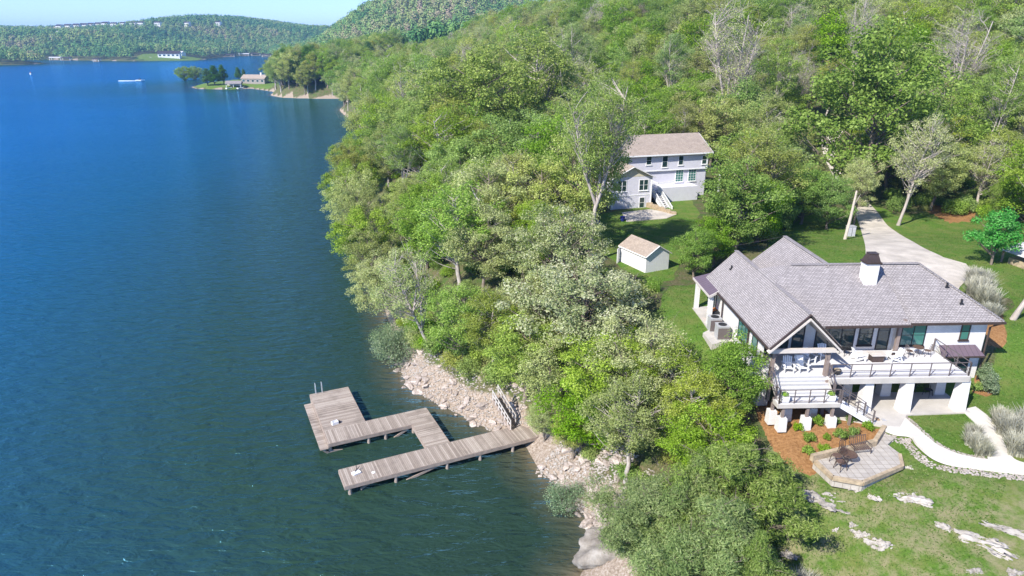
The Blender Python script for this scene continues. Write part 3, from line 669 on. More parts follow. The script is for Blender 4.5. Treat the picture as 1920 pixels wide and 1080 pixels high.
# spray-leaf helper for shrubs and pots is defined below; pots first
def pot_box(u, v, z, s, mat, label, name='square_planter'):
    r = thing_at(name, u, v, z, 0, label, 'planter')
    MB().frust(0,0,0,s,s*.42,s*.42,s*.5,s*.5).build('pot', mat, r); return r
POTS = [pot_box(-1.45,-1.45,HB+LZ,.52,'white','white square planter with clipped green plant at the left of the stair landing'),
        pot_box(1.75,-1.45,HB+LZ,.52,'white','white square planter with clipped green plant at the right of the stair landing')]
bowl = thing_at('bowl_planter', 2.95, .45, HB+DK, 0, 'dark rounded bowl planter at the left end of the open deck', 'planter')
MB().tube([(0,0,0),(0,0,.12),(0,0,.3),(0,0,.36)], [.16,.26,.3,.27], 12).build('pot', 'dark', bowl)
MB().tube([(0,0,.34),(0,0,.42)], [.24,.14], 10).build('soil_and_stems', 'edge_stone', bowl)
# air conditioners, logs and bin by the left wall
for i, (u, v, lb) in enumerate([(1352,634,'grey air conditioning unit against the white left wall, nearer to the lake'),(1338,619,'grey air conditioning unit against the white left wall, farther back by the downspout')]):
    if i == 0:
        ac = empty('air_conditioner', (0,0,0), 0, 'x', 'air conditioner')
        MB().box(-.45,.45,-.45,.45,0,1.15).box(-.47,.47,-.47,.47,1.15,1.2).build('cabinet', 'ac', ac); MB().tube([(0,0,1.2),(0,0,1.23)], [.34,.34], 16).build('fan_grille', 'dark', ac)
        MB().box(-.46,.46,-.46,-.451,.1,1.05).build('coil_panel', 'rail', ac)
    place(ac, i > 0, (*P(u, v, 10.36), 10.36), YAW, 1, lb, 'air conditioners by the left wall')
sg = empty('storage_box', (*P(1334,598,10.36), 10.36), YAW, 'orange storage box beside the left wall on the small side patio', 'box')
MB().box(-.35,.35,-.3,.3,0,.85).build('body', 'orange', sg); MB().box(-.38,.38,-.33,.33,.85,.92).build('lid', 'orange', sg)
rd = empty('hose_reel', (*P(1343,603,10.36), 10.36), YAW, 'round black hose reel with white stand beside the orange box', 'hose reel')
MB().tube([(0,-.2,.55),(0,.2,.55)], .42, 16).build('reel', 'dark', rd); MB().box(-.3,.3,-.28,.28,0,.14).build('stand', 'white', rd)
tp = thing_at('tool_bundle', 5.75, -1.15, HB, 0, 'small tan and grey sandal pair left on the concrete by the stair foot', 'sandals')
MB().box(-.32,-.1,-.12,.14,0,.07).build('sandal', 'khaki', tp); MB().box(.05,.3,-.2,.02,0,.07).build('sandal', 'ac', tp)
tp.name = 'sandals'
# ---- retaining-edge garden patio
GP = px_poly([(1526,860),(1640,833),(1661,806),(1683,817),(1664,833),(1687,850),(1692,872),(1618,903),(1562,893)], 7.72)
tag(MB().prism(GP, 7.0, 7.72).build('garden_patio', 'paver'), kind='structure')
b = MB()
ed = [Vector((*p, 7.60)) for p in GP]
for i in (5, 6, 7, 8): b.bar(ed[i], ed[(i+1) % 9], .22, .26)
tag(b.build('patio_border', 'edge_stone'), 'low tan stone border around the lower edge of the garden patio', 'border wall')
b = MB(); w0, w1, w2 = [Vector((*p, 7.88)) for p in px_poly([(1522,858),(1640,830),(1658,802)], 7.9)]
b.bar(w0, w1, .28, .45).bar(w1, w2, .28, .449)
tag(b.build('retaining_wall', 'edge_stone'), 'low stone retaining wall between the mulch bed and the garden patio', 'retaining wall')
def pat(px, py): x, y = P(px, py, 7.72); return (x, y, 7.72)
mc = bistro_chair('bronze', 'patio_chair'); PG = 'brown metal chairs around the garden patio table'
place(mc, False, pat(1582,858), R(200), 1.25, 'brown metal chair behind the round table on the garden patio, near the retaining wall', PG)
place(mc, True, pat(1567,868), R(110), 1.25, 'brown metal chair left of the round table on the garden patio', PG)
place(mc, True, pat(1575,880), R(20), 1.25, 'brown metal chair at the lake side of the round table on the garden patio', PG)
place(bistro_table('bronze', .5, .6), False, pat(1589,866), 0, None, 'round brown metal mesh table on the garden patio')
lv = empty('garden_loveseat', pat(1611,848), R(10), 'brown metal loveseat with high back on the garden patio by the retaining wall', 'bench')
b = MB()
for i in range(9): b.bar((-.55+.1375*i,.28,.42),(-.55+.1375*i,-.26,.40),.05,.02)
b.bar((-.6,.3,.42),(.6,.3,.42),.04).bar((-.6,-.28,.4),(.6,-.28,.4),.04); b.build('seat', 'wicker', lv)
b = MB()
for i in range(9): b.bar((-.55+.1375*i,.3,.45),(-.55+.1375*i,.42,1.0),.05,.02)
b.bar((-.6,.42,1.02),(.6,.42,1.02),.04); b.build('backrest', 'wicker', lv)
for s in (-1,1):
    MB().tube([(s*.62,.36,.65),(s*.62,-.25,.64),(s*.62,-.28,.4)], .02, 5).build('arm', 'bronze', lv)
    for y in (-.26,.32): MB().bar((s*.6,y,.42),(s*.62,y*1.1,0),.035).build('leg', 'bronze', lv)
# ================================================================== WHITE HOUSE BEHIND
def ptx(ob, px, py, z): x, y = P(px, py, z); return (x, y, z)
h2 = empty('white_house', (15.5, 104.9, 7.3), R(16), 'pale lilac two storey house with tan shingle roof and gabled annex among the trees', 'house')
b = MB(); b.box(0,6.8,0,5.6,-1.0,5.6); b.box(-5,19.7,5.6,14.6,-.8,2.9); b.box(-5,19.7,5.35,14.6,2.9+2.4,8.1); b.box(-5,19.7,5.6,14.6,2.9,5.3)
b.build('wall', 'siding', h2)
b = MB(); b.add([(0,-.02,5.6),(6.8,-.02,5.6),(3.4,-.02,7.25),(0,5.3,5.6),(6.8,5.3,5.6),(3.4,5.3,7.25)], [(0,1,2),(5,4,3),(0,2,5,3),(2,1,4,5),(1,0,3,4)])
for u in (-4.99, 19.69):
    b.add([(u,5.4,8.1),(u,14.5,8.1),(u,10.0,10.5),(u+.04,5.4,8.1),(u+.04,14.5,8.1),(u+.04,10.0,10.5)], [(0,1,2),(5,4,3),(0,2,5,3),(2,1,4,5),(1,0,3,4)])
b.build('gable_siding', 'siding_y', h2)
b = MB(); b.slab([(-5.5,4.8,8.0),(20.3,4.8,8.0),(20.3,10.0,10.6),(-5.5,10.0,10.6)], .16); b.slab([(-5.5,10.0,10.6),(20.3,10.0,10.6),(20.3,15.2,8.0),(-5.5,15.2,8.0)], .16)
b.slab([(-.5,-.5,5.4),(3.4,-.5,7.3),(3.4,6,7.3),(-.5,6,5.4)], .12); b.slab([(3.4,-.5,7.3),(7.3,-.5,5.4),(7.3,6,5.4),(3.4,6,7.3)], .12)
b.slab([(2.5,14,8.9),(5,14,11.1),(5,10,11.1),(2.5,10,8.9)], .1); b.slab([(5,10,11.1),(5,14,11.1),(7.5,14,8.9),(7.5,10,8.9)], .1)
b.slab([(19.7,5.8,5.4),(19.7,11,5.4),(23.2,11,4.7),(23.2,5.8,4.7)], .12)
rf2 = b.build('roof', 'shingle_tan', h2)
b = MB(); b.box(-5.5,20.3,4.70,4.8,7.8,8.0)
b.bar((-.55,-.52,5.3),(3.4,-.52,7.22),.08,.2,(0,1,0)).bar((3.4,-.52,7.22),(7.35,-.52,5.3),.08,.2,(0,1,0)).bar((20.32,4.8,7.9),(20.32,10,10.5),.06,.18)
b.box(-.05,.1,-.05,.1,-1.0,5.5).box(6.7,6.86,-.06,.1,-1.0,5.5).box(-.02,6.82,-.04,.02,2.62,2.74).box(19.6,19.76,5.3,5.45,5.3,7.9).box(-5,19.72,5.28,5.34,5.2,5.36)
b.build('trim', 'white', h2)
for u, w_ in ((22.9, .16), (22.9, .16)): pass
for v in (6.1, 10.7): MB().box(22.75,22.95,v-.1,v+.1,-.3,4.62).build('porch_post', 'white', h2)
for u, z, w_, hh_ in ((8.3,6.3,1.0,1.45),(11.2,5.75,1.05,1.95),(14.2,6.0,.95,1.6),(18.6,5.95,.95,1.5),(-3.2,5.95,1.2,1.5)):
    window(h2, u, 5.35, z, w_, hh_, 0, 1, 2, 'white', 'glass', bar=.03)
for u in (14.0, 16.4): window(h2, u, 5.6, 3.15, 1.5, 2.1, 0, 3, 5, 'white', 'glass_green', bar=.015)
for u in (.9, 4.6): window(h2, u, 0, 3.35, 1.6, 1.75, 0, 2, 2, 'white', 'glass', bar=.05)
window(h2, 4.8, 0, .55, .95, 1.75, 0, 1, 2, 'white', 'glass', bar=.03)
window(h2, 7.6, 5.6, 2.95, 1.0, 2.2, 0, 1, 1, 'white', 'glass', 'door', sill=False)
window(h2, 0, 3.6, 3.3, 1.5, 1.7, R(-90), 2, 2, 'white', 'glass', bar=.05); window(h2, -3.0, 5.6, .5, 1.6, 2.1, 0, 2, 1, 'white', 'glass', bar=.05)
MB().box(1.9,1.98,-.05,0,-.5,2.6).box(.2,.28,-.05,0,-.5,2.6).build('garage_door_trim', 'white', h2)
b = MB(); b.box(6.85,16.5,2.8,5.55,2.55,2.7); b.box(9.6,16.5,2.6,2.8,-.2,2.95); b.box(16.5,16.7,2.6,5.5,-.2,2.95); dk2 = b.build('deck', 'siding', h2)
def white_rail(par, pts, h=1.0, name='railing'):
    b = MB()
    for a, c in zip(pts[:-1], pts[1:]):
        a = Vector(a); c = Vector(c); up = Vector((0,0,1)); L = (c-a).length
        b.bar(a+up*h, c+up*h, .09, .07).bar(a+up*.15, c+up*.15, .06, .06); b.bar(a, a+up*(h+.1), .12).bar(c, c+up*(h+.1), .12)
        n = max(2, int(L/.22))
        for i in range(1, n): p = a+(c-a)*(i/n); b.bar(p+up*.15, p+up*h, .045)
    return b.build(name, 'white', par)
white_rail(dk2, [(7.0,2.9,2.7),(8.1,2.9,2.7)]); white_rail(dk2, [(9.5,5.2,2.7),(9.5,2.9,2.7),(12.2,2.9,2.9)])
b = MB()
for i in range(13): b.box(8.15,9.35, 2.6-.4*i-.42, 2.6-.4*i, 2.55-.2*i-.06, 2.55-.2*i)
s2 = b.build('stairs', 'deck', h2); white_rail(s2, [(8.1,2.7,2.6),(8.1,-2.4,.05)], .95, 'stair_railing'); white_rail(s2, [(9.4,2.7,2.6),(9.4,-2.4,.05)], .95, 'stair_railing')
MB().bar((8.1,2.7,2.45),(8.1,-2.4,-.05),.06,.3).bar((9.4,2.7,2.45),(9.4,-2.4,-.05),.06,.3).build('stringer', 'white', s2)
# left porch
b = MB(); b.box(-4.8,-.05,1.5,5.55,2.5,2.65); pl2 = b.build('porch_deck', 'deck', h2); white_rail(pl2, [(-4.7,1.6,2.65),(-.1,1.6,2.65)])
for u in (-4.7,-2.4): MB().box(u-.09,u+.09,1.55,1.73,-.6,2.5).build('post', 'white', h2)
tag(MB().prism([P(a,c,7.98) for a,c in ((1166,398),(1220,392),(1268,402),(1250,409),(1175,415))], 7.0, 7.98).build('stone_terrace', 'drive'), kind='structure')
bp_ = empty('blue_planter', (*P(1167,414,7.9), 7.88), 0, 'small blue planter at the left corner of the stone terrace below the annex', 'planter')
MB().tube([(0,0,0),(0,0,.7)], [.28,.38], 10).build('pot', 'blue', bp_)
b = MB()
for i in range(14):
    t_ = i/13; x, y = P(1215+48*t_, 388+14*t_, 7.9); b.frust(x, y, 7.4, 8.65-.4*t_+.08*math.sin(i*2.1), .42, .3, .35, .25)
tag(b.build('stone_wall', 'edge_stone'), 'low tan stacked stone wall beside the white house stairs', 'stone wall')
# ---- shed
sh = empty('garden_shed', (15.25, 74.0, 7.5), R(27), 'white garden shed with grey shingle roof and open door on the lawn', 'shed')
b = MB(); b.box(0,3.3,0,5.0,-.3,2.45); b.add([(0,0,2.45),(3.3,0,2.45),(1.65,0,3.45),(0,5,2.45),(3.3,5,2.45),(1.65,5,3.45)], [(0,1,2),(5,4,3),(0,2,5,3),(2,1,4,5),(1,0,3,4)]); b.build('wall', 'shed_wall', sh)
b = MB(); b.slab([(-.2,-.15,2.38),(1.65,-.15,3.5),(1.65,5.15,3.5),(-.2,5.15,2.38)], .08); b.slab([(1.65,-.15,3.5),(3.5,-.15,2.38),(3.5,5.15,2.38),(1.65,5.15,3.5)], .08); b.build('roof', 'shingle_tan', sh)
MB().bar((-.2,-.18,2.3),(1.65,-.18,3.42),.04,.14,(0,1,0)).bar((1.65,-.18,3.42),(3.5,-.18,2.3),.04,.14,(0,1,0)).box(-.22,-.16,-.15,5.15,2.22,2.36).build('trim', 'white', sh)
b = MB(Matrix.Translation((0,5.0,0)) @ Matrix.Rotation(R(35),4,'Z')); b.box(-1.0,0,-.03,.03,-.2,2.2); b.build('door', 'shed_wall', sh)
# ---- pavilion at the right edge
gx, gy, gzz = gp(1912, 498)
wh = empty('well_house', (gx+.6, gy, gzz), R(10), 'small open shelter with light grey metal roof behind the mint green tree', 'shelter')
b = MB(); b.add([(-2.3,-2.3,1.7),(2.3,-2.3,1.7),(2.3,2.3,1.7),(-2.3,2.3,1.7),(0,-.6,3.3),(0,.6,3.3)], [(0,1,4),(1,2,5,4),(2,3,5),(3,0,4,5),(3,2,1,0)]); b.build('roof', 'galv', wh)
wh.scale = (.8,.8,.8)
for a_ in ((-1.9,-1.9),(1.9,-1.9),(1.9,1.9),(-1.9,1.9)): MB().box(a_[0]-.1,a_[0]+.1,a_[1]-.1,a_[1]+.1,-.2,1.7).build('post', 'post', wh)
MB().box(-1.5,1.5,-1.3,1.3,-.1,.85).build('low_wall', 'edge_stone', wh)
# pole and utility cabinet by the driveway
x, y, z = gp(1584, 449); po = empty('leaning_pole', (x, y, z), 0, 'pale bare pole leaning right beside the driveway hedge', 'pole'); po.rotation_euler = (0, R(4), 0)
MB().tube([(0,0,-.3),(0.05,0,3),(0,0,6.3)], [.21,.17,.11], 8).build('pole', 'wood_pole', po); MB().tube([(0,0,4.2),(.4,.1,5.1),(.7,.2,5.9)], [.06,.04,.02], 5).build('branch_stub', 'bark_pale', po)
x, y, z = gp(1593, 443); uc = empty('utility_cabinet', (x, y, z), R(8), 'grey utility cabinet standing beside the pale leaning pole', 'utility cabinet')
MB().box(-.5,.5,-.35,.35,-.2,1.35).build('cabinet', 'galv', uc); MB().box(-.54,.54,-.39,.39,1.35,1.43).build('lid', 'ac', uc); MB().box(-.02,.02,-.37,-.351,.1,1.25).build('door_seam', 'dark', uc)
# ================================================================== DOCK
DA = R(24.92); dock = empty('dock', (-13.74, 45.98, 0), DA, 'weathered wooden dock with square swim platform, L-shaped walkways and timber posts', 'dock')
DZ = .9
o = MB().box(0,17.4,-2.3,0,DZ-.05,DZ).build('walkway', 'dock', dock); MB().box(-.06,17.4,-2.36,-2.3,DZ-.34,DZ-.01).box(-.06,0,-2.3,0,DZ-.34,DZ-.01).box(9.3,17.4,0,.06,DZ-.34,DZ-.01).box(0,7.3,0,.06,DZ-.34,DZ-.01).build('rim_beam', 'dockside', o)
o = MB().box(7.3,9.3,.065,6.4,DZ-.055,DZ-.003).build('connector', 'dock_y', dock); MB().box(7.24,7.3,.07,4.15,DZ-.34,DZ-.01).box(9.3,9.36,.07,6.4,DZ-.34,DZ-.01).build('rim_beam', 'dockside', o)
o = MB().box(3.6,7.29,4.15,6.4,DZ-.05,DZ-.001).box(0,3.6,4.15,6.3,DZ-.05,DZ-.001).build('walkway', 'dock', dock); MB().box(0,7.23,4.09,4.15,DZ-.34,DZ-.01).box(3.66,9.3,6.4,6.46,DZ-.34,DZ-.01).build('rim_beam', 'dockside', o)
o = MB().box(0,3.6,6.305,13.5,DZ-.06,DZ-.004).build('swim_platform', 'dock_y', dock); MB().box(3.6,3.66,6.47,13.5,DZ-.34,DZ-.01).box(0,3.66,13.5,13.56,DZ-.34,DZ-.01).box(-.06,0,4.1,13.5,DZ-.34,DZ-.01).build('rim_beam', 'dockside', o)
MB().box(-.78,-.07,4.0,12.4,DZ-.42,DZ-.36).build('side_step', 'dock_y', dock)
for u, v in ((.35,-2.2),(.35,-.2),(4.0,-2.2),(4.0,-.2),(8.3,-2.2),(11.2,-2.2),(14.2,-2.2),(14.2,-.2),(7.4,.5),(7.4,4.2),(9.2,6.2),(4.9,4.25),(3.4,4.25),(.1,4.3),(.1,8.8),(.1,13.3),(3.5,13.3),(3.5,9.5)):
    MB().tube([(u,v,-3),(u,v,DZ-.06)], .15, 8).build('post', 'dockside', dock)
for a_, c_ in (((4.0,-2.25,-.3),(7.8,-2.25,.65)),((1.2,-2.2,.2),(4.0,-.4,.3)),((5.2,4.2,-.3),(7.2,4.2,.7)),((.1,4.2,.1),(2.6,4.25,-.4)),((-.5,4.1,.4),(.1,4.2,-.2))):
    MB().bar(a_, c_, .09, .2).build('brace', 'dockside', dock)
b = MB()
for u in (.55, 1.15): b.tube([(u,13.35,DZ),(u,13.35,DZ+.95),(u,13.62,DZ+1.05),(u,13.75,DZ+.7),(u,13.75,-.8)], .035, 6)
for k in range(4): b.bar((.55,13.75,-.5+.35*k),(1.15,13.75,-.5+.35*k),.05)
b.build('ladder', 'alum', dock)
def dw(u, v, z): return (-13.74 + u*math.cos(DA) - v*math.sin(DA), 45.98 + u*math.sin(DA) + v*math.cos(DA), z)
o = empty('cleat_box', dw(1.15,-1.05,DZ), DA+.3, 'small white box with dark rod lying near the lake end of the long walkway', 'box')
MB().box(-.32,.32,-.22,.22,0,.12).build('box_body', 'white', o); MB().bar((-.05,.1,.15),(.5,.35,.25),.04).bar((.2,.3,.12),(.2,.3,.5),.04).build('rod', 'dark', o)
o = empty('plastic_disc', dw(2.4,-1.5,DZ), DA, 'tiny white disc lying on the long dock walkway beside the white box', 'disc'); MB().tube([(0,0,0),(0,0,.04)], .14, 10).build('disc_body', 'white', o)
o = empty('white_crate', dw(1.1,7.1,DZ), DA+.2, 'small white crate on the swim platform of the dock', 'crate')
MB().box(-.28,.28,-.2,.2,0,.06).box(-.28,-.24,-.2,.2,.06,.26).box(.24,.28,-.2,.2,.06,.26).box(-.24,.24,.16,.2,.06,.26).box(-.24,.24,-.2,-.16,.06,.26).build('crate_body', 'white', o); MB().box(.3,.5,-.1,.1,0,.16).build('crate_handle', 'dark', o)
# bank stair down to the dock
g0 = Vector(gp(925, 742)); g1 = Vector((*P(962, 800, .95), .95))
lk = empty('bank_stair', (0,0,0), 0, 'whitewashed wooden stair with railing descending the rocky bank to the dock', 'stair'); lk.location = g1
top = Vector((*P(929, 745, 3.5), 3.5)) - g1; sd_ = Vector((top.x, top.y, 0)).normalized(); rt = Vector((sd_.y, -sd_.x, 0)) * .55
b = MB()
for i in range(20):
    f = i / 20; p = top * f; b.bar(p - rt, p + rt, .3, .05)
b.build('tread', 'dockside', lk)
for s_ in (-1, 1):
    b = MB(); a_ = rt * s_; b.bar(a_, a_ + top, .06, .24); b.build('stringer', 'dockside', lk)
    b = MB(); up = Vector((0,0,1)); b.bar(a_+up*.95, a_+top+up*.95, .09, .07).bar(a_+up*.5, a_+top+up*.5, .05, .08)
    for i in range(7): p = a_ + top*(i/6); b.bar(p, p+up*.98, .09)
    b.build('railing', 'trim', lk)
# ================================================================== BOAT, BUOY, FAR SHORE HOUSES
wx, wy = P(262, 152, 0)
bt = empty('speed_boat', (wx, wy, 0), R(5), 'small white motor boat with foaming wake far out on the lake', 'boat')
b = MB(); b.add([(-3,-1.1,.1),(1.5,-1.1,.1),(4,0,.5),(1.5,1.1,.1),(-3,1.1,.1),(-3,-1.3,1),(1.8,-1.3,1.1),(4.6,0,1.3),(1.8,1.3,1.1),(-3,1.3,1)], [(4,3,2,1,0),(5,6,7,8,9),(0,1,6,5),(1,2,7,6),(2,3,8,7),(3,4,9,8),(4,0,5,9)]); b.build('hull', 'white', bt)
MB().box(-.6,.8,-.8,.8,1.0,1.9).build('cabin', 'dark', bt)
t = NT('white foam'); nz = t.noise(1.5, 6, .7, t.coord()); t.bsdf(t.ramp(nz, [(.3, (.55,.65,.72)), (.6, (.85,.87,.88))]).outputs[0], .9); M['foam'] = t.m
wk = [(-2,-.6),(-6,-1.6),(-12,-2.0),(-17,-1.0),(-13,0),(-17,1.2),(-11,2.2),(-6,1.6),(-2,.6)]
MB().prism(wk, .03, .45).build('wake', 'foam', bt)
bx, by = P(58, 140, 0); bu = empty('buoy', (bx, by, 0), 0, 'small white buoy alone on the lake at the far left', 'buoy')
MB().tube([(0,0,-.5),(0,0,1.6)], .9, 10).build('float', 'white', bu); MB().tube([(0,0,1.6),(0,0,2.6)], .3, 8).build('cap', 'orange', bu)
def small_house(px, py, z, wd, dp, ht, rz, wallm, roofm, label, group=None, nwin=3, cat='house', rise=None):
    if z is None: x, y, z = gp(px, py)
    else: x, y = P(px, py, z)
    r = empty('shore_house', (x, y, z), rz, label, cat, group); rise = rise or dp * .28
    b = MB().box(-wd/2,wd/2,-dp/2,dp/2,-3,ht)
    for s in (-1, 1):
        u = s*wd/2; b.add([(u,-dp/2,ht),(u,dp/2,ht),(u,0,ht+rise),(u-.1*s,-dp/2,ht),(u-.1*s,dp/2,ht),(u-.1*s,0,ht+rise)], [(0,1,2),(5,4,3),(0,2,5,3),(2,1,4,5),(1,0,3,4)])
    b.build('wall', wallm, r)
    e = .6; MB().slab([(-wd/2-e,-dp/2-e,ht-.2),(wd/2+e,-dp/2-e,ht-.2),(wd/2+e,0,ht+rise+.1),(-wd/2-e,0,ht+rise+.1)], .3).slab([(-wd/2-e,0,ht+rise+.1),(wd/2+e,0,ht+rise+.1),(wd/2+e,dp/2+e,ht-.2),(-wd/2-e,dp/2+e,ht-.2)], .3).build('roof', roofm, r)
    for i in range(nwin):
        c = -wd/2 + wd*(i+.5)/nwin; ww = wd/nwin*.28
        f = MB().box(c-ww,c+ww,-dp/2-.08,-dp/2,ht*.3,ht*.75).build('window', 'white', r); MB().box(c-ww+.15,c+ww-.15,-dp/2-.13,-dp/2-.08,ht*.3+.15,ht*.75-.15).build('pane', 'glass', f)
    return r
# ================================================================== VEGETATION KIT
def quads(cent, nrm, size, ratio, rng, along=None):
    """one leaf-sized face per centre, arrays (n,3),(n,3),(n,)"""
    n = len(cent); nrm = nrm / (np.linalg.norm(nrm, axis=1, keepdims=True) + 1e-9)
    r = rng.normal(size=(n, 3)) if along is None else along
    t_ = np.cross(nrm, r); t_ /= (np.linalg.norm(t_, axis=1, keepdims=True) + 1e-9); b_ = np.cross(nrm, t_)
    s = size[:, None]
    v = np.stack([cent - b_ * s * .5, cent + t_ * s * .5 * ratio - b_ * s * .05, cent + b_ * s * .5, cent - t_ * s * .5 * ratio - b_ * s * .05], 1).reshape(-1, 3)
    return v, np.arange(4 * n).reshape(n, 4)
def tubes_np(lines, n=5):
    """lines: list of (pts (k,3), radii (k,))"""
    V, F, off = [], [], 0
    for pts, rad in lines:
        pts = np.asarray(pts, float); k = len(pts); d = np.gradient(pts, axis=0); d /= (np.linalg.norm(d, axis=1, keepdims=True) + 1e-9)
        up = np.where(np.abs(d[:, 2:3]) < .9, np.array([[0, 0, 1.]]), np.array([[1., 0, 0]])); r = np.cross(d, up); r /= (np.linalg.norm(r, axis=1, keepdims=True) + 1e-9); u = np.cross(r, d)
        an = np.arange(n) * 2 * math.pi / n
        ring = pts[:, None] + (r[:, None] * np.cos(an)[None, :, None] + u[:, None] * np.sin(an)[None, :, None]) * np.asarray(rad)[:, None, None]
        V.append(ring.reshape(-1, 3)); i, j = np.meshgrid(np.arange(k - 1), np.arange(n), indexing='ij')
        F.append((np.stack([i*n+j, i*n+(j+1)%n, (i+1)*n+(j+1)%n, (i+1)*n+j], -1).reshape(-1, 4)) + off); off += k * n
    return np.concatenate(V), np.concatenate(F)
def curve(a, b, c, k=6):
    t_ = np.linspace(0, 1, k)[:, None]; return (1-t_)**2*np.array(a)+2*t_*(1-t_)*np.array(b)+t_*t_*np.array(c)
def tree(name, seed, H=14, rad=4.5, base=.3, nclump=80, per=170, leaf=.24, crad=1.15, lmat='l_spring', bmat='bark', tr=.28, lean=(0, 0), lobes=.25, flat=.62,
         droop=0.0, shell=.45, twigs=0, shape='round', limbr=.07, ratio=.62, core=0, trunkfork=0):
    rng = np.random.default_rng(seed)
    zc = H * (base + 1) / 2; hz_ = H * (1 - base) / 2
    C = []
    tries = 0
    ph = rng.uniform(0, 6.28, 6)
    while len(C) < nclump and tries < 20000:
        tries += 1
        p = rng.normal(size=3); p /= np.linalg.norm(p); r = rng.uniform(shell, 1) ** .6
        if rng.random() < .12: r = rng.uniform(.2, .6)
        p = p * r
        if shape == 'cone':
            f = (1 - (p[2] + 1) / 2) ** .8 + .08; p[0] *= f; p[1] *= f
        elif shape == 'tall': f = 1 - .35 * abs(p[2]); p[0] *= f; p[1] *= f
        elif shape == 'vase': f = .45 + .6 * (p[2] + 1) / 2; p[0] *= f; p[1] *= f
        az = math.atan2(p[1], p[0]); lo = 1 + lobes * (math.sin(3*az+ph[0]+2*p[2]) * .5 + math.sin(5*az+ph[1]-3*p[2]) * .4 + math.sin(4*p[2]+ph[2]+az)*.4)
        q = np.array([p[0]*rad*lo, p[1]*rad*lo, zc + p[2]*hz_*(.9 + .12*math.sin(2*az+ph[3]))])
        if all(np.sum((q - c)**2) > (crad*.52)**2 for c in C): C.append(q)
    C = np.array(C)
    C[:, 0] += lean[0] * C[:, 2] / H; C[:, 1] += lean[1] * C[:, 2] / H
    # trunk and limbs
    k = 9; tz = np.linspace(-.6, H * (.86 if shape != 'vase' else .6), k)
    tx = lean[0]*tz/H + .14*np.cumsum(rng.normal(size=k))*H/14; ty = lean[1]*tz/H + .14*np.cumsum(rng.normal(size=k))*H/14; tx -= tx[0]; ty -= ty[0]
    trunk = np.stack([tx, ty, tz], 1); tr_r = tr * (1 - np.linspace(0, 1, k)) ** .75 * .92 + .035; tr_r[0] *= 1.35
    lines = [(trunk, tr_r)]
    if trunkfork:
        for q in range(trunkfork):
            a = rng.uniform(0, 6.28); z0 = H * rng.uniform(.22, .42); i0 = np.array([np.interp(z0, tz, tx), np.interp(z0, tz, ty), z0]); e = np.array([math.cos(a)*rad*.6, math.sin(a)*rad*.6, H*rng.uniform(.75, .92)])
            lines.append((curve(i0, (i0+e)/2 + np.array([math.cos(a), math.sin(a), -.6])*rad*.10, e, 8), np.linspace(tr*.6, .05, 8)))
    tl = []
    main = lines[:]
    for c in C:
        if rng.random() < .12 and not twigs: continue
        L_ = min(main, key=lambda m_: float(np.min(np.sum((m_[0] - c) ** 2, axis=1))))
        hd = math.hypot(c[0] - np.interp(c[2], tz, tx), c[1] - np.interp(c[2], tz, ty)); z0 = np.clip(c[2] - hd*rng.uniform(.5, 1.0) , H*base*.75, H*.84)
        lz = L_[0][:, 2]; z0 = max(z0, lz[0] + .01) if L_ is not main[0] else z0
        s0 = np.array([np.interp(z0, lz, L_[0][:, 0]), np.interp(z0, lz, L_[0][:, 1]), min(z0, lz[-1])]); e = c
        mid = (s0 + e) / 2 + np.array([0, 0, (-.12 + droop * .3) * hd]) + rng.normal(size=3) * .12 * hd
        r0 = limbr * rng.uniform(.6, 1.3) * (1.2 - .5*z0/H)
        ln = curve(s0, mid, e, 6); lines.append((ln, np.linspace(r0, .014, 6)))
        for q in range(twigs):
            i0 = ln[rng.integers(2, 6)]; d = rng.normal(size=3); d[2] = abs(d[2])*.6 - droop; d = d/np.linalg.norm(d) * crad * rng.uniform(.7, 1.6); d += (e - s0) / (np.linalg.norm(e - s0) + 1e-6) * crad * .6
            e2 = i0 + d; tl.append((curve(i0, i0 + d*.5 + rng.normal(size=3)*.12, e2, 4), np.linspace(.022, .007, 4)))
            for q2 in range(2):
                i1 = i0 + d * rng.uniform(.4, .9); tl.append((np.array([i1, i1 + d*.3 + rng.normal(size=3)*crad*.25]), np.array([.012, .005])))
    e_ = empty(name, (0, 0, 0), 0, 'tree', 'tree')
    v, f = tubes_np(lines, 6); new_obj('trunk', v, f, M[bmat], e_, True)
    if tl: v, f = tubes_np(tl, 3); new_obj('twigs', v, f, M[bmat], e_, True)
    # leaves
    cs = rng.uniform(.65, 1.3, len(C)); cv = rng.uniform(-.16, .16, len(C))
    ci = rng.integers(0, len(C), int(per * len(C))); n = len(ci)
    g = rng.normal(size=(n, 3)); g /= np.linalg.norm(g, axis=1, keepdims=True); rr_ = rng.uniform(.15, 1, n) ** .5
    g *= (rr_ * (1 + .25 * np.sin(g[:, 0] * 7 + ci) ))[:, None]
    off = g * crad * cs[ci][:, None] * np.array([1, 1, flat]); off[:, 2] -= droop * np.hypot(off[:, 0], off[:, 1])
    cen = C[ci] + off
    if shape == 'cone' and ratio < .4: nr_ = off + rng.normal(size=(n, 3)) * .5 + [0, 0, .5]
    else: nr_ = g * .9 + rng.normal(size=(n, 3)) * .55 + np.array([0, 0, .55])
    v, f = quads(cen, nr_, leaf * rng.uniform(.6, 1.35, n), ratio, rng)
    lv_ = np.clip(rng.beta(2.2, 2.2, n) + cv[ci] + .0, 0, 1)
    new_obj('crown', v, f, M[lmat], e_, False, None, {'leafvar': ('FACE', lv_)})
    return e_
